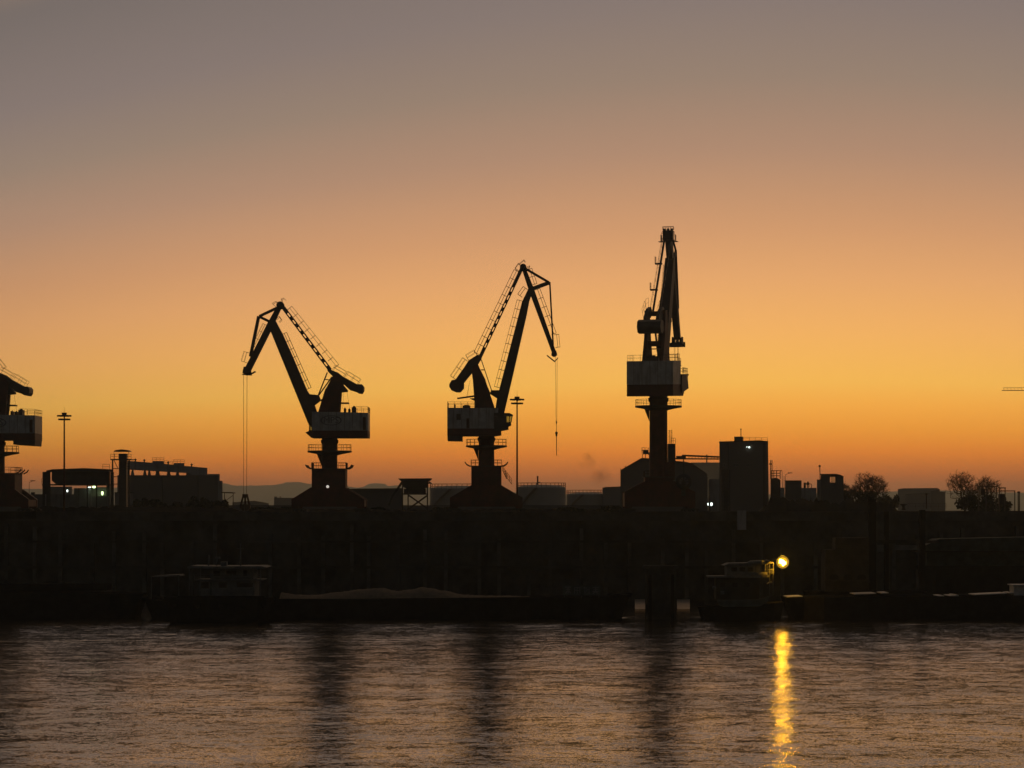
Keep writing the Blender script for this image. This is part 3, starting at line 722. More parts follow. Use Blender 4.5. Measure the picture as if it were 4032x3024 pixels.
# high mast lights
def mast(px, D, label, ytop, y1, y2, yant, hw):
    t = thing('high_mast_light', label, 'light mast', base(px, D), 0, 'high mast lights of the port')
    b = MB(); ptube(b, (px, 2012), (px, ytop), D, .24, 0, .15); b.build('mast', M['red'], t)
    b = MB(); ptube(b, (px, ytop), (px, yant), D, .025); b.build('lightning_rod', M['rust'], t)
    b = MB()
    q = P(px, ytop, D); b.lathe([(.15, -.9), (.5, -.35), (.55, 0), (0, .05)], q, 12); b.build('mast_head', M['red'], t)
    for yy, w in ((y1, hw), (y2, hw*.8)):
        z = P(px, yy, D).z; s = D/F; x = P(px, 0, D).x
        b = MB()
        for k in range(6):
            a = k*math.pi/3 + .1; b.bar((x, D, z-.12), (x+w*s*.75*math.cos(a), D+w*s*.75*math.sin(a), z-.02), .12)
        b.lathe([(.62*w*s, -.06), (.68*w*s, -.06), (.68*w*s, .06), (.62*w*s, .06), (.62*w*s, -.06)], (x, D, z), 18)
        ar = b.build('lamp_ring', M['red'], t)
        for k in range(6):
            a = k*math.pi/3 + .1; b = MB(); c = (x+w*s*.86*math.cos(a), D+w*s*.86*math.sin(a), z)
            b.box((c[0]-.28, c[1]-.2, c[2]-.14), (c[0]+.28, c[1]+.2, c[2]+.2)); b.build('floodlight', M['dark'], ar)
mast(253, 590, 'tall red light mast on the left rising behind the dark loading shed', 1625, 1638, 1652, 1601, 26)
mast(2036, 585, 'tall red light mast beside the middle crane in front of the storage tanks', 1562, 1574, 1589, 1537, 27)

# loading shed on posts with hopper, lit underneath
D = 610
t = thing('loading_shed', 'dark loading shed on posts with lamps glowing underneath, far left', 'shed', base(310, D))
b = MB(); pprism(b, [(182,1853), (205,1848), (330,1843), (442,1848), (442,1856), (182,1858)], D-.6, 7.2); b.build('roof', M['dark'], t)
b = MB(); pprism(b, [(206,1858), (430,1857), (432,1893), (417,1906), (222,1906), (206,1892)], D+.4, 5); b.build('hopper', M['dark'], t)
for x0, x1 in ((184,200), (433,447)):
    for off in (0, 5.4): 
        b = MB(); pbox(b, x0, x1, 1858, 2013, D+off, .9); b.build('post', M['dark'], t)
for x in (252, 344, 380):
    b = MB(); pbox(b, x-2.5, x+2.5, 1912, 2013, D+.2, .4); b.build('post', M['dark'], t)
b = MB(); pbox(b, 166, 447, 1906, 1912, D-.3, .6); pbox(b, 200, 433, 1906, 1912, D+5.6, .5); b.build('crossbeam', M['dark'], t)
b = MB(); b.rail([P(166,1906,D), P(184,1906,D)], (0,0,1), 1.15, .9, .035); pbar(b, (168,1910), (184,1926), D, .12); b.build('balcony_railing', M['rust'], t)
b = MB(); pbox(b, 186, 300, 1946, 2013, D+2.6, 2.5); pbox(b, 300, 366, 1922, 2013, D+3, 2.1); pbox(b, 366, 436, 1954, 2013, D+2.6, 2.5); b.build('wall', M['plaster'], t)
b = MB(); pbox(b, 358, 436, 1918, 1954, D+5.8, .15); b.build('back_panel', M['sheet'], t)
b = MB(); pbox(b, 215, 300, 1916, 1946, D+5.8, .15); b.build('back_panel', M['sheet'], t)
b = MB(); b.rail([P(403,1848,D), P(430,1848,D)], (0,0,1), 1.1, 1.0, .035); b.build('roof_railing', M['rust'], t)
def lamp(px, py, D, r, m, label, off=0, sc=(1,1,1), group='lit lamps in the port yard'):
    q = P(px, py, D) + Vector((0, off, 0))
    l_ = thing('yard_lamp', label, 'lamp', q, 0, group)
    b = MB(); b.ball(q, r, 10, sc); b.build('lamp_globe', m, l_)
    b = MB(); b.lathe([(0, r*sc[2]+.12), (r*.7, r*sc[2]+.08), (r*.9, r*sc[2]*.8), (r*.86, r*sc[2]*.78)], q, 10); b.tube(q+Vector((0,0,r*sc[2]+.1)), q+Vector((0,0,r*sc[2]+.5)), .04, n=5); b.build('lamp_cap', M['dark'], l_)
lamp(258, 1932, D, .2, M['lampw'], 'small white lamp under the left half of the loading shed', 2.4, (1,1,1.5))
lamp(364, 1917, D, .26, M['lampg'], 'greenish lamp under the shed beam beside the right-hand post', 2.2, (1.5,1,1))
lamp(345, 1918, D, .16, M['lampw'], 'dimmer long lamp next to the greenish one under the shed beam', 2.8, (2.2,1,.8))
lamp(389, 1941, D, .3, M['lampg'], 'greenish lamp low on the back panel of the loading shed', 5.3, (.8,.8,1.6))

# bucket elevator tower and the long grey silo house behind it
D = 660
t = thing('elevator_tower', 'slim elevator tower with flat canopy roof rising right of the loading shed', 'tower', base(482, D))
b = MB(); pbox(b, 468, 497, 1786, 2013, D, 2.6); b.build('shaft', M['dark'], t)
for x in (443, 508): 
    b = MB(); pbox(b, x-2.6, x+2.6, 1808, 2013, D-.4, .35); b.build('post', M['dark'], t)
b = MB(); pprism(b, [(447,1778), (452,1773), (478,1769), (502,1772), (509,1778)], D-1, 4.6); b.build('canopy_roof', M['dark'], t)
b = MB()
for x in (449, 507): ptube(b, (x,1778), (x,1808), D-.5, .05)
for x in (449, 507): ptube(b, (x,1778), (x,1808), D+2.6, .05)
b.build('roof_post', M['rust'], t)
b = MB(); pbox(b, 434, 517, 1807, 1811, D-1.2, 5); b.build('platform', M['dark'], t)
b = MB(); b.rail([P(435,1807,D-1.1), P(516,1807,D-1.1)], (0,0,1), 1.1, .9, .04); b.build('railing', M['rust'], t)
b = MB()
for y in (1845, 1877, 1906): pbox(b, 443, 468, y-1.5, y+1.5, D-.3, .3)
for y in (1826, 1836, 1846): pbox(b, 497, 512, y-1, y+1, D-.3, .3)
pbar(b, (449,1812), (464,1843), D, .14, -.1)
b.build('bracing', M['dark'], t)

D = 800
t = thing('silo_house', 'long stepped grey silo house with a conveyor gallery along its roof', 'building', base(660, D))
b = MB(); pbox(b, 464, 857, 1871, 2014, D, 9); b.build('wall', M['plaster'], t)
b = MB(); pprism(b, [(512,1815), (605,1822), (690,1830), (728,1834), (819,1842), (819,1870.5), (760,1870.5), (745,1862), (500,1848), (500,1818)], D+2, 6); b.build('gallery', M['sheet'], t)
for x0, x1 in ((498,512), (524,532), (572,580), (590,597), (620,632), (664,674), (700,708), (740,762)):
    b = MB(); pprism(b, [(x0+2,1845), (x1-2,1845), (x1+3,1870.6), (x0-3,1870.6)], D+3, 4); b.build('gallery_support', M['sheet'], t)
for x0, x1, y0, y1 in ((603,648,1815,1830), (686,728,1823,1837)):
    b = MB(); pbox(b, x0, x1, y0, y1, D+1.5, 7); rb = b.build('roof_box', M['sheet'], t)
    b = MB(); b.rail([P(x0,y0,D+1.5), P(x1,y0,D+1.5)], (0,0,1), .9, 1.2, .04); b.build('railing', M['rust'], rb)
b = MB(); b.rail([P(652,1828,D+2.5), P(684,1830.5,D+2.5)], (0,0,1), 1.0, 1.2, .04); b.build('railing', M['rust'], t)
for x, y in ((540,1817.5), (575,1820), (668,1829), (760,1837)):
    b = MB(); ptube(b, (x,y+2), (x,y-6), D+3.5, .22); b.lathe([(0,.5), (.4,.1), (.4,0), (0,0)], P(x,y-6,D+3.5), 8); b.build('roof_vent', M['dark'], t)
b = MB()
for x in (500, 640, 780): ptube(b, (x,1872), (x,2013), D-.15, .12)
b.build('downpipe', M['dark'], t)
b = MB(); pbox(b, 818, 865, 1866, 2014, D+.5, 9); b.build('wing', M['plaster'], t)
b = MB(); pbox(b, 865, 877, 1893, 2014, D+1, 7); b.build('wing', M['plaster'], t)
t = (thing('annex', 'low pale annex at the foot of the silo house behind the elevator tower', 'building', base(487, 770)))
b = MB(); pbox(b, 452, 523, 1942, 2014, 770, 10); b.build('wall', M['sheet'], t)
b = MB(); pprism(b, [(450,1942), (525,1942), (525,1939), (450,1938)], 769.5, 11); b.build('roof', M['dark'], t)
t = thing('canopy', 'small open canopy at the right end of the silo house', 'canopy', base(900, 720))
b = MB(); pprism(b, [(872,1937), (918,1938), (921,1943), (872,1941)], 720, 5); b.build('canopy_roof', M['dark'], t)
for x in (884, 918):
    b = MB(); pbox(b, x-1.3, x+1.3, 1941, 2013, 721, .25); b.build('post', M['dark'], t)
b = MB(); pbar(b, (884,1975), (918,1950), 721, .12); b.build('brace', M['rust'], t)
# little block behind the left crane
t = thing('switch_house', 'small flat-roofed house behind the cut-off crane at the left edge', 'building', base(110, 680))
b = MB(); pbox(b, 95, 182, 1946, 2014, 680, 8); b.build('wall', M['plaster'], t)
b = MB(); pbox(b, 122, 134, 1938, 1946, 682, 1.5); b.build('roof_box', M['dark'], t)
def streetlamp(px, ytop, arm, D, label):
    t = thing('street_lamp', label, 'street lamp', base(px, D), 0, 'street lamps of the port')
    b = MB(); ptube(b, (px, 2013), (px, ytop), D, .09, 0, .05); ptube(b, (px, ytop), (px+arm*.8, ytop-6), D, .05); b.build('pole', M['dark'], t)
    b = MB(); q = P(px+arm*.9, ytop-7, D); b.box(q-Vector((.55,.15,.08)), q+Vector((.55,.15,.08))); b.build('lamp_head', M['dark'], t)
streetlamp(115, 1900, 16, 650, 'thin street lamp between the left crane and the loading shed')
streetlamp(3093, 1869, 20, 690, 'thin street lamp over the flat-roofed house right of the grain tower')

# distant halls and tanks
def hall(name, label, D, pts, dep, m, cat='building', roofm=None):
    t = thing(name, label, cat, base(sum(p[0] for p in pts)/len(pts), D))
    b = MB(); pprism(b, [*pts, (pts[-1][0], GB), (pts[0][0], GB)], D, dep); b.build('wall', m, t)
    b = MB(); pprism(b, [*[(x, y-1.6) for x, y in pts], *[(x, y-.2) for x, y in pts[::-1]]], D-.5, dep+1); b.build('roof', roofm or M['dark'], t)
    return t
hall('warehouse', 'pale low warehouse with a shallow gable far beyond the grab', 1500, [(915,1980), (1000,1973), (1058,1983)], 60, M['sheet'])
fh = hall('warehouse', 'flat distant hall between the grab and the left full crane', 1500, [(1079,1962), (1158,1962)], 40, M['sheet'])
for x0, x1, y in ((1083,1094,1955), (1104,1110,1954)):
    b = MB(); pbox(b, x0, x1, y, 1960.2, 1505, 3); b.build('roof_vent', M['sheet'], fh)
hall('storage_shed', 'long dark flat-topped shed right of the left full crane', 640, [(1366,1926), (1586,1923.5)], 5, M['plaster'])
hall('warehouse', 'low hall between the right storage tank and the gabled grain store', 950, [(2372,1922), (2385,1919), (2445,1917)], 14, M['sheet'])
def tank(label, px0, px1, ywall, ydome, D):
    s = D/F; r = (px1-px0)/2*s; cx = P((px0+px1)/2, 0, D).x; zw = P(0, ywall, D).z; zd = P(0, ydome, D).z
    t = thing('storage_tank', label, 'tank', (cx, D+r, ZG), 0, 'storage tanks behind the middle crane')
    b = MB(); b.lathe([(r, ZG-.2), (r, zw)], (cx, D+r, 0), 56); b.build('shell', M['tank'], t)
    b = MB(); m = 8; b.lathe([(r*math.cos(math.pi/2*k/m), zw+(zd-zw)*math.sin(math.pi/2*k/m)) for k in range(m+1)], (cx, D+r, 0), 56); b.build('dome_roof', M['tank'], t)
    b = MB(); b.rail([(cx+(r-.1)*math.cos(k*math.pi/16), D+r+(r-.1)*math.sin(k*math.pi/16), zw) for k in range(32)], (0,0,1), 1.6, 1.9, .05, True); b.build('railing', M['rust'], t)
    b = MB()
    for k in range(26):
        a = math.pi*1.15 + k*.035; zz = ZG + (zw-ZG)*k/26; b.box((cx+(r+.5)*math.cos(a)-.5, D+r+(r+.5)*math.sin(a)-.5, zz), (cx+(r+.5)*math.cos(a)+.5, D+r+(r+.5)*math.sin(a)+.5, zz+.12))
    b.build('spiral_stair', M['rust'], t)
    return t, cx, r
tank('grey storage tank half hidden behind the middle crane, left of its portal', 1690, 1905, 1925, 1911, 880)
t, cx, r = tank('grey domed storage tank with thin pipe on top, right of the middle crane', 2034, 2230, 1921, 1907, 880)
b = MB(); q = P(2117, 1908, 880+r); ptube(b, (2117,1910), (2117,1874), 880+r, .28); ptube(b, (2117,1900), (2127,1898), 880+r, .12); b.build('vent_pipe', M['rust'], t)
tank('lower storage tank between the domed tank and the gabled grain store', 2232, 2392, 1948, 1938, 960)

t = thing('filler_wall', 'long low grey wall added behind the cranes to darken the strip at yard level', 'wall', base(1800, 720))  # added to cover the pale strip under the portals
b = MB(); pbox(b, -300, 2440, 1991, GB, 720, .4); b.build('wall', M['plaster'], t)
b = MB(); pbox(b, -302, 2442, 1989.4, 1990.9, 719.9, .6); b.build('coping', M['conc'], t)
# truck hopper on a braced frame
D = 600
t = thing('truck_hopper', 'steel hopper on a braced frame between the two full cranes', 'hopper', base(1634, D))
b = MB(); pprism(b, [(1568,1884), (1698,1883), (1698,1886.5), (1683,1898), (1684,1918), (1668,1924), (1600,1924), (1584,1916), (1583,1898), (1570,1887)], D, 6); b.build('funnel', M['dark'], t)
b = MB(); pbox(b, 1590, 1676, 1924, 1944, D+.3, 5); b.build('bin', M['dark'], t)
for x in (1585, 1607, 1683):
    for off in (0, 5.6):
        b = MB(); pbox(b, x-2.4, x+2.4, 1898, 2013, D+off, .3); b.build('leg', M['dark'], t)
for off in (.05, 5.7):
    b = MB(); pbar(b, (1608,1950), (1682,2003), D, .22, off); pbar(b, (1608,2003), (1682,1950), D, .22, off); pbar(b, (1585,1945), (1683,1945), D, .25, off); b.build('cross_brace', M['dark'], t)
b = MB(); pbar(b, (1582,1898), (1543,1956), D, .5, 2); pbar(b, (1543,1956), (1530,1990), D, .4, 2); b.build('conveyor', M['dark'], t)
b = MB(); pprism(b, [(1683,1902), (1692,1896), (1702,1904), (1683,1905)], D+1, 1.2); b.build('bracket', M['dark'], t)

# grain store, conveyor bridge, grain tower
D = 780
t = thing('grain_store', 'wide gabled grain store behind the tallest crane', 'building', base(2610, D))
gb = [(2443,1853), (2524,1806), (2536,1805), (2700,1820), (2724,1826), (2785,1868), (2838,1868.5)]
b = MB(); pprism(b, [*gb[:-1], (2785,GB), (2443,GB)], D, 14); b.build('wall', M['plaster'], t)
b = MB(); pprism(b, [*[(x, y-2) for x, y in gb[:-1]], *[(x, y-.1) for x, y in gb[:-1][::-1]]], D-.6, 15); b.build('roof', M['dark'], t)
b = MB(); pbox(b, 2790, 2840, 1887, GB, D+4, 9); b.build('wing', M['plaster'], t)
b = MB(); pbox(b, 2528, 2549, 1771, 1788, D+5, 3); pbox(b, 2549, 2562, 1781, 1791, D+5, 3)
for x in (2525, 2537, 2552): pbox(b, x-1.2, x+1.2, 1786, 1806, D+6, .3)
b.build('roof_penthouse', M['dark'], t)
b = MB(); b.rail([P(2523,1785,D+5), P(2562,1788,D+5)], (0,0,1), 1.6, 1.0, .05); b.tube(P(2526,1785,D+5), P(2526,1766,D+5), .05, n=5); b.build('railing', M['rust'], t)
b = MB(); pbox(b, 2460, 2463, 1834, 1842, D+1, 1); pbox(b, 2443, 2445, 1844, 1853, D+.5, .5); b.build('roof_vent', M['dark'], t)
t = thing('conveyor_bridge', 'thin conveyor bridge between the tallest crane and the grain tower', 'conveyor bridge', base(2750, 740))
D = 740
for off in (0, 2.4):
    b = MB(); pbar(b, (2687,1793), (2833,1799), D, .4, off); b.build('top_chord', M['dark'], t)
    b = MB(); pbar(b, (2662,1806), (2833,1807), D, .3, off); b.build('bottom_chord', M['dark'], t)
b = MB(); pbox(b, 2664, 2700, 1795, 1808, D-.1, 2.6); b.build('drive_house', M['dark'], t)
b = MB()
for k in range(11): x = 2700+k*12.5; pbar(b, (x, 1793.5+(x-2687)*.041), (x, 1806.5), D, .1)
b.build('web_post', M['rust'], t)
for x in (2690, 2693):
    b = MB(); pbox(b, x-1, x+1, 1807, GB, D+.5, .3); b.build('trestle_leg', M['dark'], t)
D = 730
t = thing('grain_tower', 'tall grey block of a grain tower with rooftop box, aerial and one lamp', 'building', base(2930, D))
b = MB(); pprism(b, [(2833,1742), (2990,1737.5), (3024,1741), (3027,GB), (2833,GB)], D, 8); w_ = b.build('wall', M['plaster'], t)
b = MB(); pprism(b, [(2832,1741.8), (2990,1737.3), (3025,1740.8), (3025,1737), (2990,1733.5), (2832,1738)], D-.3, 8.5); b.build('parapet', M['dark'], t)
b = MB(); b.rail([P(2926,1735,D+1), P(3020,1737,D+1)], (0,0,1), .9, 1.5, .035); b.build('roof_railing', M['rust'], t)
b = MB(); ptube(b, (2868,1745), (2868,2013), D-.2, .12); b.build('downpipe', M['dark'], t)
b = MB()
for x in (3006, 3012): ptube(b, (x,1745), (x,2013), D-.4, .05)
for k in range(60): ptube(b, (3006,1747+k*4.4), (3012,1747+k*4.4), D-.4, .03)
b.build('ladder', M['rust'], t)
b = MB(); pbox(b, 2886, 2921, 1719, 1737, D+4, 6); pn = b.build('rooftop_box', M['dark'], t)
b = MB(); ptube(b, (2910,1719), (2910,1689), D+6, .12); ptube(b, (2907,1690), (2913,1690), D+6, .16); b.build('aerial', M['rust'], pn)
for y0, y1, xs in ((1826,1836, (2845,2851,2891,2897,2903,2940,2947,2955)), (1781,1787, (2850,2905)), (1868,1876, (2850,2895,2945))):
    for x in xs:
        b = MB(); pbox(b, x, x+4.4, y0, y1, D-.05, .04); wf = b.build('window', M['sheet'], t)
        b = MB(); pbox(b, x+.7, x+3.7, y0+1, y1-1, D-.08, .02); b.build('pane', M['win'], wf)
b = MB()
for x in (3031.5, 3037): ptube(b, (x, 1812), (x, 1886), D+2, .12)
pbox(b, 3026, 3038, 1825, 1829, D+1.5, 2); b.build('vent_pipe', M['dark'], t)
lamp(2949.5, 1761, D, .24, M['lampw'], 'white wall lamp high on the grain tower', -.5)
lamp(2940.5, 1760, D, .12, M['lampw'], 'tiny fainter lamp just left of the white one on the grain tower', -.3)
lamp(2788, 1985, 640, .16, M['lampw'], 'dim pale lamp at ground level left of the grain tower', 0, (1,1,2.0))
lamp(2801, 1985, 640, .3, M['lampw'], 'brighter pale lamp at ground level left of the grain tower', 0, (1,1,1.4))
b = MB(); pbox(b, 2791, 2797.5, 1979, 2014, 638.5, 1)
o = tag(b.build('kiosk_post', M['dark']), 'dark post standing between the two pale ground lamps', 'post')
t = thing('ladder_mast', 'dark lattice column standing in front of the grain tower', 'column', base(2858, 640))
b = MB()
for x in (2843, 2872):
    for off in (0, 1.4): pbar(b, (x,1850), (x,2013), 640, .35, off)
for k in range(8): pbar(b, (2843,1852+k*20), (2872,1872+k*20), 640, .2, 0); pbar(b, (2872,1852+k*20), (2843,1872+k*20), 640, .2, 1.4)
b.build('lattice', M['dark'], t)
b = MB(); pbox(b, 2848, 2867, 1848, 2013, 640.4, .6); b.build('cable_shaft', M['dark'], t)

t = thing('far_haze_block', 'block added for the hazy brown tone in the gap left of the grain tower', 'building', base(2775, 2600))  # added to give the gap its hazy brown tone
b = MB(); pbox(b, 2722, 2837, 1823, GB, 2600, 30); b.build('wall', M['plaster'], t)
b = MB(); pbox(b, 2720, 2838, 1821, 1822.9, 2599, 32); b.build('roof', M['dark'], t)
b = MB(); pbox(b, 2781, 2786, 1790, 1823, 2598, 3); b.build('chimney', M['dark'], t)
# right of the tower
D = 670
t = thing('pump_house', 'dark box building with railed scaffold on top at the right foot of the grain tower', 'building', base(3055, D))
b = MB(); pprism(b, [(3034,1884), (3058,1881), (3073,1890), (3073,GB), (3034,GB)], D, 6); b.build('wall', M['dark'], t)
b = MB()
for off in (0, 3):
    for x in (3036, 3047, 3058, 3072): ptube(b, (x, 1852), (x, 1886), D, .1, off)
    for y in (1853, 1863, 1873): ptube(b, (3036,y), (3073,y), D, .07, off)
ptube(b, (3073,1853), (3079,1853), D, .1); ptube(b, (3079,1853), (3081,1920), D, .06); ptube(b, (3087,1874), (3087,1920), D, .06)
b.build('scaffold', M['rust'], t)
t = hall('office_block', 'flat grey house with a lower wing, right of the pump house', 715, [(3091,1893), (3156,1893)], 12, M['plaster'])
b = MB(); pbox(b, 3074, 3090.5, 1920, GB, 714, 10); pbox(b, 3156.5, 3216, 1921, GB, 714, 10); b.build('wing', M['plaster'], t)
b = MB()
pbox(b, 3166, 3173, 1900, 1921, 717, 1); b.ball(P(3181,1905,717), .45, 8); ptube(b, (3181,1896), (3181,1921), 717, .18); ptube(b, (3172,1905), (3195,1906), 717, .09); ptube(b, (3195,1905), (3195,1921), 717, .09); pbar(b, (3181,1920), (3188,1912), 717, .1)
tag(b.build('pipe_frame', M['rust']), 'small pipe frame with valves on the low roof between flat house and control house', 'pipework')
D = 650
t = thing('control_house', 'dark control house with rounded roof end and a see-through window', 'building', base(3275, D))
b = MB()
pprism(b, [(3232,1869), (3268,1869), (3268,2014), (3232,2014)], D, 7); pbox(b, 3268, 3289, 1868.5, 1876.5, D, 7); pbox(b, 3268, 3289, 1899.5, 2014, D, 7)
pprism(b, [(3289,1868.5), (3310,1873), (3321,1879), (3322,2014), (3289,2014)], D, 7); b.build('wall', M['plaster'], t)
b = MB(); pbox(b, 3269, 3288, 1877, 1899, D+1, .05); wf = b.build('window', M['glass'], t)
b = MB(); pprism(b, [(3230,1868.6), (3289,1868.2), (3310,1872.6), (3322,1878.6), (3323,1876), (3311,1869.5), (3290,1865.5), (3230,1866)], D-.5, 8); b.build('roof', M['dark'], t)
b = MB(); pbox(b, 3215, 3231.5, 1888, 2014, D+1, 5); b.build('wing', M['plaster'], t)
b = MB(); ptube(b, (3231.5,1890), (3230,1836), D-1, .11); b.ball(P(3229.5,1835,D-1), .28, 8); b.build('signal_pole', M['rust'], t)
# far pale halls
hall('warehouse', 'pale far hall with flat roof, nearly lost in haze between the bare trees', 1900, [(3536,1927), (3560,1924), (3690,1923), (3700,1928)], 60, M['sheet'], roofm=M['sheet'])
hall('warehouse', 'mauve grey shed in front of the pale far hall', 1350, [(3566,1947), (3650,1944), (3664,1945)], 30, M['sheet'])
hall('warehouse', 'stepped grey hall left of the right bare tree', 1600, [(3666,1932), (3696,1929), (3697,1936), (3722,1938)], 40, M['plaster'], roofm=M['plaster'])
t = thing('signal_post', 'thin post with small box at the quay edge in front of the far sheds', 'post', base(3648, 560))
b = MB(); ptube(b, (3648,2003), (3648,1944), 560, .12); pbox(b, 3643, 3653, 1943, 1947, 559.8, .4); b.build('pole', M['rust'], t)
b = MB(); q = P(3558, 2003, 556); b.lathe([(.45,-.3), (.3,.15), (.3,.55), (.75,.75), (.7,.95), (0,1.0)], q, 16); tag(b.build('bollard', M['dark']), 'dark mushroom bollard on the quay edge below the pale far hall', 'bollard')
t = thing('edge_fence', 'thin railing along the right-hand quay edge', 'fence', base(3640, 556))
b = MB(); b.rail([P(3575,2003,556), P(3725,2003,556)], (0,0,1), 1.0, 1.5, .025); b.build('railing', M['rust'], t)
D = 640
t = thing('steel_gantry', 'stepped dark steel frame half covered by the right bare tree', 'frame', base(3920, D))
for x0, x1, y in ((3851,3927,1913), (3933,3961,1919), (3937,3998,1931)):
    b = MB(); pbox(b, x0, x1, y, y+4, D, .5); b.build('crossbeam', M['dark'], t)
for x, y in ((3855,1917), (3884,1917), (3924,1917), (3936,1923), (3958,1923), (3996,1935)):
    b = MB(); pbox(b, x-1.6, x+1.6, y, 2013, D+.1, .3); b.build('post', M['dark'], t)
b = MB(); pbox(b, 3862, 3880, 1924, 1950, D+1, 2); pbox(b, 3936, 3958, 1945, 1985, D+1, 2); b.build('equipment_box', M['dark'], t)
t = thing('fence_pole', 'pair of thick dark poles at the right edge behind the quay', 'poles', base(4012, 620))
b = MB()
for x in (4009, 4014): ptube(b, (x, 1938), (x, 2013), 620, .12); b.ball(P(x,1938,620), .22, 8)
b.build('pole', M['dark'], t)

# distant tower crane whose jib reaches into the picture at the right
D = 1500
t = thing('tower_crane', 'distant tower crane of which only the jib tip enters at the right edge', 'crane', base(4190, D))
b = MB(); s_ = D/F
for y, yy in ((1536, 0), (1536, 1.6)): b.bar(P(3947,1537.5,D)+Vector((0,yy,0)), P(4300,1537.5,D)+Vector((0,yy,0)), .28)
b.bar(P(3952,1526.5,D)+Vector((0,.8,0)), P(4300,1526.5,D)+Vector((0,.8,0)), .2)
for k in range(24):
    x = 3952+k*14; b.bar(P(x,1526.5,D)+Vector((0,.8,0)), P(x,1537.5,D), .09); b.bar(P(x,1526.5,D)+Vector((0,.8,0)), P(x+7,1537.5,D)+Vector((0,1.6,0)), .07)
b.build('jib', M['rust'], t)
b = MB(); pbox(b, 4183, 4197, 1500, 2013, D, 1.9); b.build('mast', M['rust'], t)

for o_ in [x for x in bpy.data.objects if x.type == 'EMPTY']:          # these blocks stand square to the river bend
    if o_.name.split('.')[0] in ('grain_tower', 'grain_store', 'silo_house', 'loading_shed', 'annex', 'storage_shed', 'warehouse', 'pump_house', 'office_block', 'control_house', 'far_haze_block'):
        o_.rotation_euler.z = -math.atan2(o_.location.x, o_.location.y)

# ------------------------------------------------------------------ bare trees and shrubs
def bare_tree(label, px, D, crown_px, htop, seed, lean=0.0, stems=1, nt=520):
    """trunk and limbs grown towards many twig ends spread through an uneven crown"""
    rnd = random.Random(seed); s = D/F
    t = thing('bare_tree', label, 'tree', base(px, D), 0, 'bare trees on the right bank')
    hgt = (GB-htop)*s; hw = crown_px/2*s; o = Vector(base(px, D))
    lobes = [(rnd.uniform(-.55, .55)*hw, rnd.uniform(-.4, .4)*hw, rnd.uniform(.45, .78)*hgt, rnd.uniform(.36, .56)*hw) for k in range(10)]
    pos = []; par = []; 
    for i in range(stems):
        a = 2*math.pi*i/stems + rnd.uniform(-.4, .4); p = o.copy(); last = -1
        for k in range(7):
            pos.append(p.copy()); par.append(last); last = len(pos)-1
            p = p + Vector((math.cos(a)*.22*k*(stems > 1)/2+lean*.3+rnd.gauss(0, .06), math.sin(a)*.1*k*(stems > 1)+rnd.gauss(0, .06), hgt*.062))
    targets = []
    while len(targets) < nt:
        cx, cy, cz, rr = rnd.choice(lobes); v = Vector((rnd.gauss(0, 1), rnd.gauss(0, 1), rnd.gauss(0, 1))).normalized()*rr*rnd.uniform(.15, 1)**.5
        q = Vector((cx+v.x, cy+v.y, cz+v.z*.8))
        if .22*hgt < q.z < hgt and abs(q.x) < hw: targets.append(o + q)
    targets.sort(key=lambda q: (q-pos[5]).length)
    for q in targets:
        best = min(range(len(pos)), key=lambda i: (pos[i]-q).length_squared + (6.0*max(0, pos[i].z+.15-q.z))**2 + .35*(pos[i]-q).length)
        a = pos[best]; m = max(2, int((q-a).length/.5)); last = best
        for k in range(1, m+1):
            f = k/m; r_ = a.lerp(q, f); r_.z -= .22*(q-a).length*math.sin(math.pi*f)*.4
            if k < m: r_ += Vector((rnd.gauss(0, .05), rnd.gauss(0, .05), rnd.gauss(0, .05)))
            pos.append(r_); par.append(last); last = len(pos)-1
    load = [0.0]*len(pos); kids = [0]*len(pos)
    for i in range(len(pos)-1, -1, -1):
        load[i] += 1.0 if kids[i] == 0 else 0
        if par[i] >= 0: load[par[i]] += load[i]; kids[par[i]] += 1
    rad = lambda i: min(.28, .026*load[i]**.45)
    tr = MB(); tw = MB()
    for i in range(len(pos)):
        if par[i] >= 0:
            (tr if load[i] > 14 else tw).tube(pos[par[i]], pos[i], rad(par[i]) if load[i] > 2 else rad(i), rad(i), n=5 if load[i] > 14 else 3)
        if kids[i] == 0 or load[i] < 4:
            for c in range(3):
                d = Vector((rnd.gauss(0, 1), rnd.gauss(0, 1), rnd.gauss(.5, .8))).normalized()*rnd.uniform(.3, .8); tw.tube(pos[i], pos[i]+d, .014, .006, n=3)
    tr.build('trunk', M['bark'], t); tw.build('crown', M['bark'], t)
    return t
bare_tree('bare broad-crowned tree right of the control house', 3425, 700, 190, 1856, 3, 0, 2, 1250)
bare_tree('low bare tree close against the control house', 3352, 705, 110, 1886, 9, .1, 2, 800)
bare_tree('bare tree with upright feathery branches left of the steel frame', 3800, 690, 185, 1848, 21, .0, 3, 800)
bare_tree('bare rounded tree behind the steel frame at the right', 3872, 700, 190, 1872, 33, .08, 3, 1000)

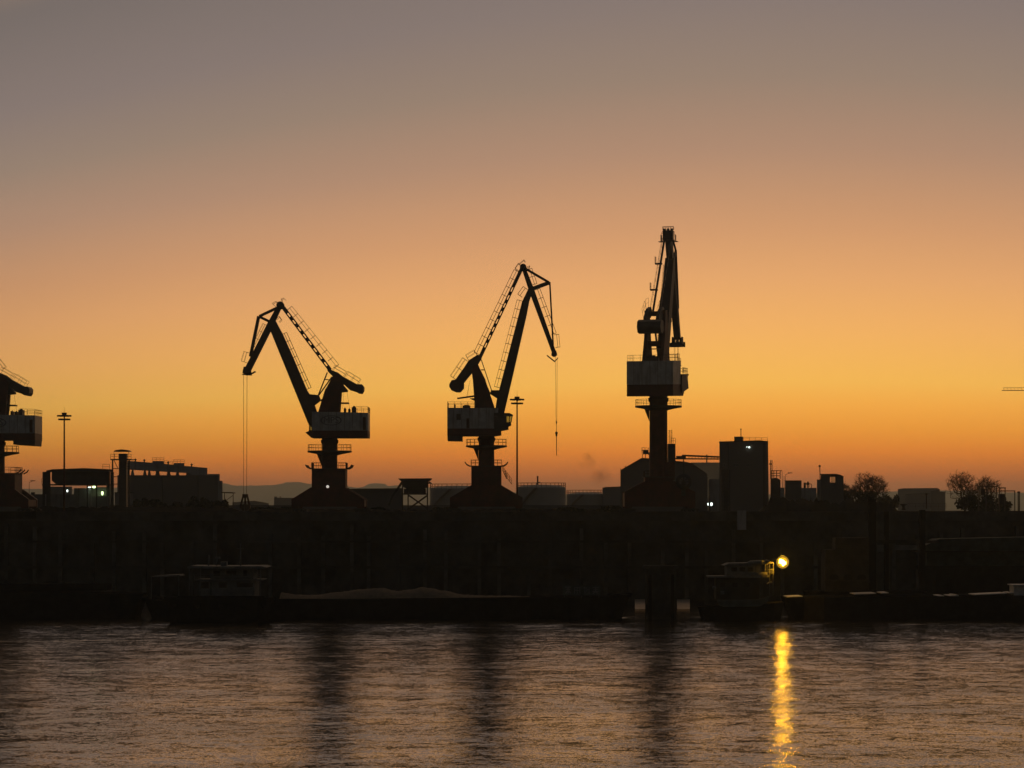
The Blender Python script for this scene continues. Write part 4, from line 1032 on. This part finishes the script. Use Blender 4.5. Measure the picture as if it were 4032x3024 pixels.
def shrub(label, px, D, wpx, ytop, seed, grp='dark shrubs along the yard', yb=2014):
    rnd = random.Random(seed); s = D/F
    t = thing('shrub', label, 'shrub', base(px, D), 0, grp)
    hw = wpx/2*s; h = (yb-ytop)*s; o = Vector(base(px, D))
    b = MB(); cl = [(rnd.uniform(-.7, .7)*hw, rnd.uniform(-.6, .6)*2.0, rnd.uniform(.08, .66)*h, rnd.uniform(.3, .5)) for k in range(9)]
    for cx, cy, cz, rr in cl:
        for k in range(240):
            v = Vector((rnd.gauss(0, 1), rnd.gauss(0, 1), rnd.gauss(0, 1))).normalized()*rnd.uniform(.4, 1.0)
            p = o + Vector((cx+v.x*hw*rr, cy+v.y*1.4*rr, max(.05, min(h, cz+v.z*h*rr))))
            a = Vector((rnd.gauss(0,1), rnd.gauss(0,1), rnd.gauss(0,1))).normalized(); c_ = a.cross(Vector((rnd.gauss(0,1), rnd.gauss(0,1), rnd.gauss(0,1)))).normalized()
            z = rnd.uniform(.16, .42); b.add([p-a*z, p-c_*z*.6, p+a*z, p+c_*z*.6], [(0,1,2,3)])
    b.build('foliage', M['leaf'], t)
    b = MB()
    for cx, cy, cz, rr in cl: b.tube(o, o+Vector((cx, cy, cz)), .08, .03, n=5)
    b.build('stem', M['bark'], t)
for i, (px, w, yt, lb) in enumerate([(545, 80, 1956, 'rounded dark shrub right of the pale annex'), (612, 90, 1968, 'low dark shrub before the left half of the silo house'), (680, 80, 1976, 'lowest shrub before the middle of the silo house'),
        (748, 60, 1946, 'tallest dark shrub before the silo house'), (808, 90, 1962, 'broad dark shrub before the right half of the silo house'), (868, 80, 1966, 'dark shrub at the right end of the silo house'),
        (1030, 110, 1996, 'low dark shrub on the bank right of the grab'), (1115, 90, 1998, 'low dark shrub on the bank beside the left crane leg'),
        (1475, 90, 1997, 'low dark shrub in front of the long dark shed'), (1745, 90, 1999, 'low dark shrub between the truck hopper and the middle crane'), (2250, 130, 2000, 'low flat shrub before the lower storage tank'), (2400, 110, 1990, 'dark shrub at the near corner of the gabled grain store'),
        (3350, 120, 1924, 'dark shrub mass at the foot of the bare tree by the control house'), (3440, 100, 1935, 'dark shrub under the broad bare tree'), (3515, 60, 1945, 'dark pointed shrub right of the broad bare tree'), (3830, 170, 1945, 'dark shrub under the right bare tree'), (3925, 130, 1950, 'dark shrub between the posts of the steel frame at the right')]):
    shrub(lb, px, 690 if px > 3000 else 640, w, yt, 50+i)
# rough bank of earth at left and right behind the quay edge
b = MB()
def bank(x0, x1, D, y0, y1, seed):
    rnd = random.Random(seed); nn_ = 60; rows = []
    for j, k in enumerate((0, .6, 1, .9, 0)):
        row = []
        for i in range(nn_):
            px = x0+(x1-x0)*i/(nn_-1); e = min(1, i/5, (nn_-1-i)/5); hh = (HZ-(y0+(y1-y0)*i/(nn_-1)))*D/F + .2
            row.append((P(px,0,D).x, D+j*3, ZG-.1+max(0, hh*k*e*rnd.uniform(.55, 1.25))))
        rows.append(row)
    b = MB(); b.add([p for r_ in rows for p in r_], [(j*nn_+i, j*nn_+i+1, (j+1)*nn_+i+1, (j+1)*nn_+i) for j in range(4) for i in range(nn_-1)], True)
    return tag(b.build('earth_bank', M['ground']), kind='structure')
bank(60, 960, 600, 1990, 1996, 1)
bank(3000, 3560, 600, 1958, 1975, 2)
bank(940, 1720, 625, 2003, 2004, 3)
bank(1650, 2480, 640, 2004, 2002, 4)

# ------------------------------------------------------------------ vessels at the quay
def hull(label, D, x0, x1, top, dep, m, name='barge', bow=None, cat='barge', group=None, zb=-.8, build=True):
    t = thing(name, label, cat, (P((x0+x1)/2, 0, D).x, D, 0), 0, group)
    b = MB()
    X0, X1 = P(x0,0,D).x, P(x1,0,D).x
    zt0, zt1 = P(0, top[0], D).z, P(0, top[1], D).z
    n_ = 16; vs = []; rk = 3.0
    for i in range(n_+1):
        k = i/n_; x = X0+(X1-X0)*k; z = zt0+(zt1-zt0)*k
        e = min(1, k*n_/2, (1-k)*n_/2); w = dep/2*(.55+.45*e)
        xs = x if 0 < i < n_ else (x + (1.6 if i == 0 else -1.6))
        vs += [(xs, D+dep/2-w, zb), (x, D+dep/2-w, z), (x, D+dep/2+w, z), (xs, D+dep/2+w, zb)]
    fs = []
    for i in range(n_):
        o = i*4
        for k in range(4): fs.append((o+k, o+(k+1) % 4, o+4+(k+1) % 4, o+4+k))
    fs += [(0,1,2,3), (n_*4+3, n_*4+2, n_*4+1, n_*4)]
    b.add(vs, fs); h = b.build('hull', m, t)
    return t, h
DB = 454.0
# sand barge with its wheelhouse at the left
t, h = hull('long black sand barge with pale two-storey wheelhouse at its stern', DB, 560, 2482, (2366, 2350), 13, M['hull'], 'sand_barge')
b = MB(); pbox(b, 1086, 2110, 2358, 2366, DB+.8, .35); pbox(b, 1086, 2110, 2357, 2365, DB+11.6, .35); pbox(b, 1086, 1094, 2356, 2366, DB+1.2, 10.3); b.build('hold_coaming', M['hull'], t)
b = MB(); pprism(b, [(560,2364), (610,2366), (610,2360), (556,2352)], DB+1, 11); b.build('bulwark', M['hull'], t)
b = MB(); pprism(b, [(2482,2350), (2400,2353), (2400,2346), (2490,2338)], DB+1, 11); b.build('bulwark', M['hull'], t)
# superstructure
b = MB(); pbox(b, 785, 1002, 2286, 2352, DB+1.2, 9); lw = b.build('lower_cabin', M['boat'], t)
b = MB(); pbox(b, 828, 998, 2240, 2283, DB+1.8, 7.5); uw = b.build('upper_cabin', M['boat'], t)
b = MB(); pbox(b, 764, 1030, 2283, 2286, DB+.6, 10.4); b.build('upper_deck', M['boat'], t)
b = MB(); pprism(b, [(736,2231), (750,2228), (830,2230), (1030,2229), (1050,2234), (1030,2240), (736,2238)], DB+.4, 10.6); b.build('wheelhouse_roof', M['boat'], t)
for x0, x1, y0, y1, par in ((792,822,2293,2316,lw), (862,893,2293,2314,lw), (932,996,2296,2312,lw), (958,972,2246,2266,uw), (840,866,2248,2266,uw), (890,930,2248,2264,uw)):
    b = MB(); pbox(b, x0, x1, y0, y1, DB+(1.15 if par is lw else 1.75), .04); wf = b.build('window', M['win'], par)
b = MB(); pbox(b, 826, 834, 2292, 2350, DB+1.14, .04); b.build('door', M['bulw'], lw)
for x in (745, 790, 1026):
    b = MB(); ptube(b, (x,2239), (x,2360), DB+.7, .06); b.build('awning_post', M['boat'], t)
b = MB(); pprism(b, [(590,2271), (640,2266), (706,2263), (712,2268), (640,2272)], DB+2, 6); b.build('awning', M['boat'], t)
b = MB(); ptube(b, (596,2271), (596,2362), DB+2.2, .05); ptube(b, (704,2268), (704,2362), DB+2.2, .05); b.build('awning_post', M['boat'], t)
b = MB(); ptube(b, (947,2230), (947,2140), DB+4, .16, 0, .08); ptube(b, (935,2160), (960,2158), DB+4, .05); b.build('mast', M['boat'], t)
b = MB(); ptube(b, (820,2229), (824,2185), DB+4, .14); pbox(b, 846, 866, 2192, 2200, DB+4, .6); ptube(b, (856,2200), (852,2228), DB+4, .08); pbox(b, 868, 892, 2212, 2229, DB+3, 2); b.build('roof_equipment', M['boat'], t)
b = MB(); b.rail([P(766,2283,DB+.8), P(1028,2283,DB+.8)], (0,0,1), .9, 1.5, .03); b.build('railing', M['boat'], t)
# the heap of sand lies in the hold
prof = [(1092,2332), (1120,2336), (1160,2342), (1230,2343), (1330,2331), (1420,2320), (1500,2316), (1560,2327), (1610,2322), (1660,2312), (1690,2316), (1740,2325), (1820,2341), (1900,2345), (2000,2346), (2105,2349)]
def ptop(px):
    for (a, ya), (c, yc) in zip(prof, prof[1:]):
        if a <= px <= c: k = (px-a)/(c-a); k = k*k*(3-2*k); return ya+(yc-ya)*k
b = MB(); nx = 150; rows = []
for j, (dy, k) in enumerate(((1.3, 0.0), (2.2, .3), (3.4, .65), (4.6, .92), (5.6, 1.0), (6.8, .9), (8.6, .5), (11.2, 0))):
    row = []
    for i in range(nx):
        px = 1096+(2103-1096)*i/(nx-1); zt = P(0, ptop(px), DB+5.6).z; z0_ = P(0, 2366, DB).z - .1
        row.append((P(px,0,DB).x, DB+dy, z0_+(zt-z0_)*k+random.uniform(-.05, .05)*(k > 0)))
    rows.append(row)
b.add([p for r_ in rows for p in r_], [(j*nx+i, j*nx+i+1, (j+1)*nx+i+1, (j+1)*nx+i) for j in range(7) for i in range(nx-1)], True)
tag(b.build('sand_heap', M['sand']), 'two-humped heap of sand loaded in the long barge', 'sand heap')
# name board with four characters at the bow
b = MB(); pbox(b, 2216, 2364, 2306, 2344, DB+.2, .06); t2 = tag(b.build('name_board', M['bulw'], t), 'pale name board with four worn characters')
b = MB()
strokes = [[(.1,.1,.9,.1), (.5,.1,.5,.9), (.2,.35,.8,.35), (.15,.9,.4,.55), (.85,.9,.6,.55)],
           [(.15,.15,.15,.9), (.15,.15,.85,.15), (.85,.15,.85,.9), (.15,.5,.85,.5), (.5,.15,.5,.9)],
           [(.1,.2,.45,.2), (.3,.05,.3,.95), (.55,.1,.55,.7), (.85,.1,.85,.95), (.55,.4,.85,.4)],
           [(.1,.15,.9,.15), (.2,.4,.8,.4), (.1,.65,.9,.65), (.5,.05,.5,.65), (.5,.65,.15,.95), (.5,.65,.85,.95)]]
for i, st in enumerate(strokes):
    for x0, y0, x1, y1 in st:
        f_ = lambda u, v: P(2222+i*36.0+u*30, 2309+v*31, DB)+Vector((0, .17, 0))
        b.bar(f_(x0, y0), f_(x1, y1), .13, .04, up=(0, 1, 0))
b.build('characters', M['ink'], t2)
for x in (2222, 2290, 2358):
    b = MB(); pbox(b, x-1, x+1, 2344, 2354, DB+.3, .1); b.build('post', M['dark'], t2)

# small tug alongside the stern, black
t, h = hull('small black tug hull lying against the stern of the sand barge', 440.0, 640, 1070, (2352, 2358), 7, M['hull'], 'tug', cat='tug')
b = MB(); pbox(b, 700, 1040, 2346, 2356, 440.6, .2); b.build('bulwark', M['hull'], t)
for x in (690, 780, 870, 960, 1040):
    b = MB(); b.lathe([(.18,-.12), (.42,-.12), (.42,.12), (.18,.12), (.18,-.12)], P(x, 2385, 440)-Vector((0, .15, 0)), 14, axis='y'); b.build('tyre_fender', M['hull'], t)
t, h = hull('unlit black barge lying under the quay wall below the loading shed', 458.0, -420, 556, (2322, 2340), 12, M['hull'], 'barge')
b = MB(); pbox(b, -300, 420, 2300, 2326, 461, 6); b.build('hatch_cover', M['hull'], t)

# mooring dolphin between the barges
t = thing('mooring_dolphin', 'dark concrete mooring dolphin standing in the water between the barges', 'dolphin', (P(2604,0,456).x, 456, 0))
b = MB(); pbox(b, 2546, 2662, 2240, 2460, 456, 5); b.build('pier', M['wall'], t)
b = MB(); pbox(b, 2538, 2670, 2228, 2240, 455.5, 6); b.build('cap', M['wall'], t)
for x in (2560, 2648):
    b = MB(); pbox(b, x-6, x+6, 2262, 2452, 455.4, .55); b.build('fender', M['hull'], t)

for x0, x1, lb in ((2500, 2542, 'added pale slab for the light patch between the sand barge and the mooring dolphin'), (2666, 2716, 'added pale slab for the light patch between the mooring dolphin and the work boat')):
    b = MB(); vs = []  # slab added where a light patch lies at the waterline
    for y_ in (492.0, 546.0):
        for z_ in (-.2, .35):
            for x_ in (x0, x1): q = P(x_, 0, y_); vs.append((q.x, y_, z_))
    b.add(vs, [(0,1,3,2), (4,6,7,5), (0,4,5,1), (2,3,7,6), (0,2,6,4), (1,5,7,3)])
    tag(b.build('light_patch_slab', M['lightpatch']), lb, 'walkway', 'light patches beside the dolphin')

# work boat with deckhouse lit by the yellow lamp
DW = 452.0
t, h = hull('work boat with two-deck house, its right end lit yellow by the lamp', DW, 2756, 3092, (2392, 2372), 8, M['hull'], 'work_boat', cat='boat')
b = MB(); pprism(b, [(2822,2362), (2900,2364), (2980,2360), (3010,2354), (3030,2347), (3022,2372), (2990,2388), (2850,2390), (2832,2384)], DW-.1, .25); b.build('bulwark', M['bulw'], t)
b = MB(); pbox(b, 2862, 2998, 2226, 2268, DW+1.5, 5); up = b.build('upper_cabin', M['boat'], t)
b = MB(); pprism(b, [(2850,2227), (2870,2218), (2990,2216), (3032,2206), (3036,2214), (3006,2224), (2990,2226)], DW+.9, 6.2); b.build('wheelhouse_roof', M['boat'], t)
b = MB(); pbox(b, 2790, 3000, 2269, 2275, DW+.7, 6.6); b.build('upper_deck', M['boat'], t)
b = MB(); pbox(b, 2820, 2990, 2276, 2360, DW+1.7, 4.6); lo_ = b.build('lower_cabin', M['gloom'], t)
for x in (2880, 2912, 2944):
    b = MB(); pbox(b, x, x+22, 2234, 2250, DW+1.45, .04); b.build('window', M['win'], up)
for x in (2836, 2884, 2932):
    b = MB(); pbox(b, x, x+20, 2294, 2312, DW+1.65, .04); b.build('window', M['win'], lo_)
# rounded wheelhouse front, slats and step at the right end
cx = P(3004,0,DW).x
b = MB(); b.lathe([(1.55, P(0,2269,DW).z), (1.55, P(0,2254,DW).z), (1.45, P(0,2254,DW).z), (1.45, P(0,2269,DW).z)], (cx-.6, DW+2.2, 0), 24)
b.lathe([(1.75, P(0,2222,DW).z), (1.75, P(0,2214,DW).z), (1.2, P(0,2208,DW).z), (0, P(0,2206,DW).z), (0, P(0,2222,DW).z)], (cx-.6, DW+2.2, 0), 24)
for k in range(6):
    a = -1.9+k*.5; b.bar((cx-.6+1.5*math.cos(a), DW+2.2+1.5*math.sin(a), P(0,2254,DW).z), (cx-.6+1.6*math.cos(a), DW+2.2+1.6*math.sin(a), P(0,2222,DW).z), .12)
b.build('wheelhouse_front', M['boat'], t)
def angled(b, x0, x1, y, h):
    a = P(x0, y, DW+.3); c = P(x1, y, DW+.3); b.bar(a, c+Vector((0, (c.x-a.x)*1.0, 0)), .07, h)
b = MB(); angled(b, 3001, 3028, 2268, .42); b.build('lamp_board', M['boat'], t)
for y, h in ((2216, .26), (2242, .16), (2249, .14), (2256, .14)):
    b = MB(); angled(b, 3025, 3049, y, h); b.build('slat', M['boat'], t)
b = MB(); angled(b, 2998, 3028, 2211, .36); b.build('roof_front', M['boat'], t)
b = MB(); ptube(b, (3030,2210), (3030,2345), DW+1.6, .07); ptube(b, (3044,2214), (3044,2345), DW+1.6, .07); b.build('rack_post', M['boat'], t)
b = MB(); pprism(b, [(3022,2298), (3030,2292), (3040,2291), (3044,2296)], DW+1.2, 1.4); b.build('locker', M['boat'], t)
b = MB(); b.ball(P(2812,2315,DW), .35, 10); b.build('buoy', M['boat'], t)
b = MB(); pbox(b, 2838, 2852, 2327, 2341, DW+.5, .6); b.build('deck_box', M['boat'], t)

# the yellow lamp on its arm
DL = 453.3
t = thing('flood_lamp', 'glaring yellow sodium lamp on an arm beside the work boat', 'lamp', P(3084,2213,DL))
b = MB(); b.tube(P(3040,2206,DL+.5), P(3080,2199,DL), .06, .05, n=8); b.tube(P(3080,2199,DL), P(3081,2205,DL), .05, n=6); b.build('lamp_arm', M['dark'], t)
b = MB(); q = P(3081, 2213, DL)
for dx, dz, r_ in ((0, 0, .36), (.34, -.16, .24), (-.26, .22, .26), (.12, -.42, .18), (-.42, -.05, .14)): b.ball(q+Vector((dx, 0, dz)), r_, 12)  # side balls give the core a flared outline
b.build('lamp_bulb', M['lampy'], t)
b = MB(); b.ball(q+Vector((.03, 0, -.02)), .74, 16, (1.0, .8, 1.0)); g_ = b.build('lamp_glow_shell', M['lampshell'], t)  # shell added to paint the yellow rim of the glow
b = MB(); b.ball(q+Vector((.03, 0, -.02)), 1.02, 18, (1.0, .8, 1.0)); b.build('outer_glow_shell', M['lamphalo'], t)  # wider shell painting the outer fall-off of the glow
b = MB(); b.lathe([(.12,1.2), (.4,1.14), (.5,1.05), (.45,1.03), (0,1.06)], q, 10); b.build('lamp_shade', M['dark'], t)

# long barge on the right with glints painted as pale deck edges
t, h = hull('long black barge with glints painted pale on its hatch covers, beyond the lamp-lit work boat', 455.0, 3094, 4300, (2352, 2344), 12, M['hull'], 'hatch_barge')
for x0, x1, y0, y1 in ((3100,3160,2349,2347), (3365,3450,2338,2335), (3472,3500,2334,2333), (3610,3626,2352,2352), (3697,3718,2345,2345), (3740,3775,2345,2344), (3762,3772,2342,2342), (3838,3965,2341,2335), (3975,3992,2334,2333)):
    b = MB(); pprism(b, [(x0,y0+3), (x1,y1+3), (x1,y1), (x0,y0)], 455.4, 6.5); b.build('hatch_cover', M['deck'], t)  # deck-edge glints painted as pale cover tops
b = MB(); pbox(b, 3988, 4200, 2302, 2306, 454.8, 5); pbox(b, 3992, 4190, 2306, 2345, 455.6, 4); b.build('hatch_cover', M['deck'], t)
# house of the barge behind
t, h = hull('dark vessel behind the hatch barge with a two-storey house and arched openings', 476.0, 3180, 3660, (2330, 2330), 10, M['hull'], 'house_boat', cat='boat')
b = MB(); pbox(b, 3250, 3422, 2165, 2330, 477, 7); hw_ = b.build('deckhouse', M['gloom'], t)
b = MB(); pbox(b, 3290, 3420, 2118, 2164, 478, 5); b.build('upper_cabin', M['gloom'], t)
b = MB(); pbox(b, 3246, 3426, 2286, 2294, 476.6, .39); b.build('rub_rail', M['gloom'], hw_)
for x in (3268, 3322, 3376):
    b = MB(); pprism(b, [(x,2282), (x+34,2282), (x+34,2270), (x+26,2262), (x+8,2262), (x,2270)], 476.95, .04); b.build('window', M['win'], hw_)
# teal pontoon
t, h = hull('teal-sided moored pontoon with a long flat deckhouse behind the hatch barge', 500.0, 3640, 4420, (2230, 2226), 12, M['hull'], 'pontoon', cat='pontoon')
b = MB(); pprism(b, [(3640,2150), (3700,2122), (4400,2108), (4400,2168), (3640,2172)], 501, 9); b.build('deckhouse', M['teal'], t)
b = MB(); pbox(b, 3650, 4400, 2174, 2228, 501.5, 8); b.build('side_wall', M['teal'], t)
b = MB(); pbox(b, 3630, 4410, 2170, 2174, 500.3, 11); b.build('deck_edge', M['hull'], t)
# jetty columns
t = thing('jetty_frame', 'tall dark jetty columns joined by a beam, standing below the bare trees', 'jetty', (P(3540,0,490).x, 490, 0))
for x, w, y in ((3436,14,1966), (3492,8,2014), (3633,11,2008)):
    b = MB(); pbox(b, x-w, x+w, y, 2470, 490, 1.2); b.build('column', M['hull'], t)
b = MB(); pbox(b, 3450, 3622, 2126, 2140, 490.2, .8); pbox(b, 3644, 3698, 2128, 2138, 490.2, .8); b.build('crossbeam', M['wall'], t)
b = MB(); pbox(b, 3522, 3612, 2146, 2166, 490.4, .2); pbox(b, 3455, 3480, 2146, 2172, 490.4, .2); b.build('panel', M['boat'], t)
b = MB(); pbox(b, 2903, 2938, 2010, 2086, 547.6, .25); tag(b.build('hanging_board', M['plaster']), 'narrow pale board hung on the quay wall below the grain tower', 'board')

# faint smoke drifting up between the middle and the tallest crane
def smoke(px, py, D, rx, rz, dens):
    b = MB(); b.ball(P(px, py, D), 1.0, 20, (rx*D/F, rx*D/F, rz*D/F)); o_ = P(px, py, D)
    sm = bpy.data.materials.new('smoke'); sm.use_nodes = True; n = sm.node_tree.nodes; l = sm.node_tree.links; n.clear()
    o = n.new('ShaderNodeOutputMaterial'); v = n.new('ShaderNodeVolumePrincipled'); t = n.new('ShaderNodeTexCoord'); z = n.new('ShaderNodeTexNoise'); r = n.new('ShaderNodeMapRange')
    z.inputs['Scale'].default_value = .14; z.inputs['Detail'].default_value = 3
    l.new(t.outputs['Object'], z.inputs['Vector']); l.new(z.outputs['Fac'], r.inputs['Value'])
    g = n.new('ShaderNodeTexGradient'); g.gradient_type = 'SPHERICAL'; mp = n.new('ShaderNodeMapping')
    mp.inputs['Location'].default_value = (-1, -1, -1); mp.inputs['Scale'].default_value = (2, 2, 2)
    l.new(t.outputs['Generated'], mp.inputs[0]); l.new(mp.outputs[0], g.inputs[0])
    r.inputs['From Min'].default_value = .42; r.inputs['From Max'].default_value = .7; r.inputs['To Max'].default_value = dens
    m = n.new('ShaderNodeMath'); m.operation = 'MULTIPLY'; l.new(r.outputs[0], m.inputs[0]); l.new(g.outputs['Fac'], m.inputs[1])
    l.new(m.outputs[0], v.inputs['Density']); v.inputs['Color'].default_value = (.45, .42, .42, 1)
    l.new(v.outputs[0], o.inputs['Volume'])
    return tag(b.build('smoke', sm), 'faint smoke puff above the far roofs', None, None, 'stuff')
smoke(2312, 1815, 1700, 42, 40, .17)
smoke(2365, 1880, 1690, 60, 44, .07)

# ------------------------------------------------------------------ the air: thin haze over river and yard
b = MB(); b.box((-4700, -300, -1.5), (4700, 15000, 160))
hm = bpy.data.materials.new('haze'); hm.use_nodes = True
n = hm.node_tree.nodes; n.clear(); o = n.new('ShaderNodeOutputMaterial'); v = n.new('ShaderNodeVolumePrincipled')
v.inputs['Color'].default_value = (.70, .88, 1.0, 1); v.inputs['Density'].default_value = 8.2e-5; v.inputs['Anisotropy'].default_value = .85
hm.node_tree.links.new(v.outputs[0], o.inputs['Volume'])
tag(b.build('haze', hm), kind='stuff')
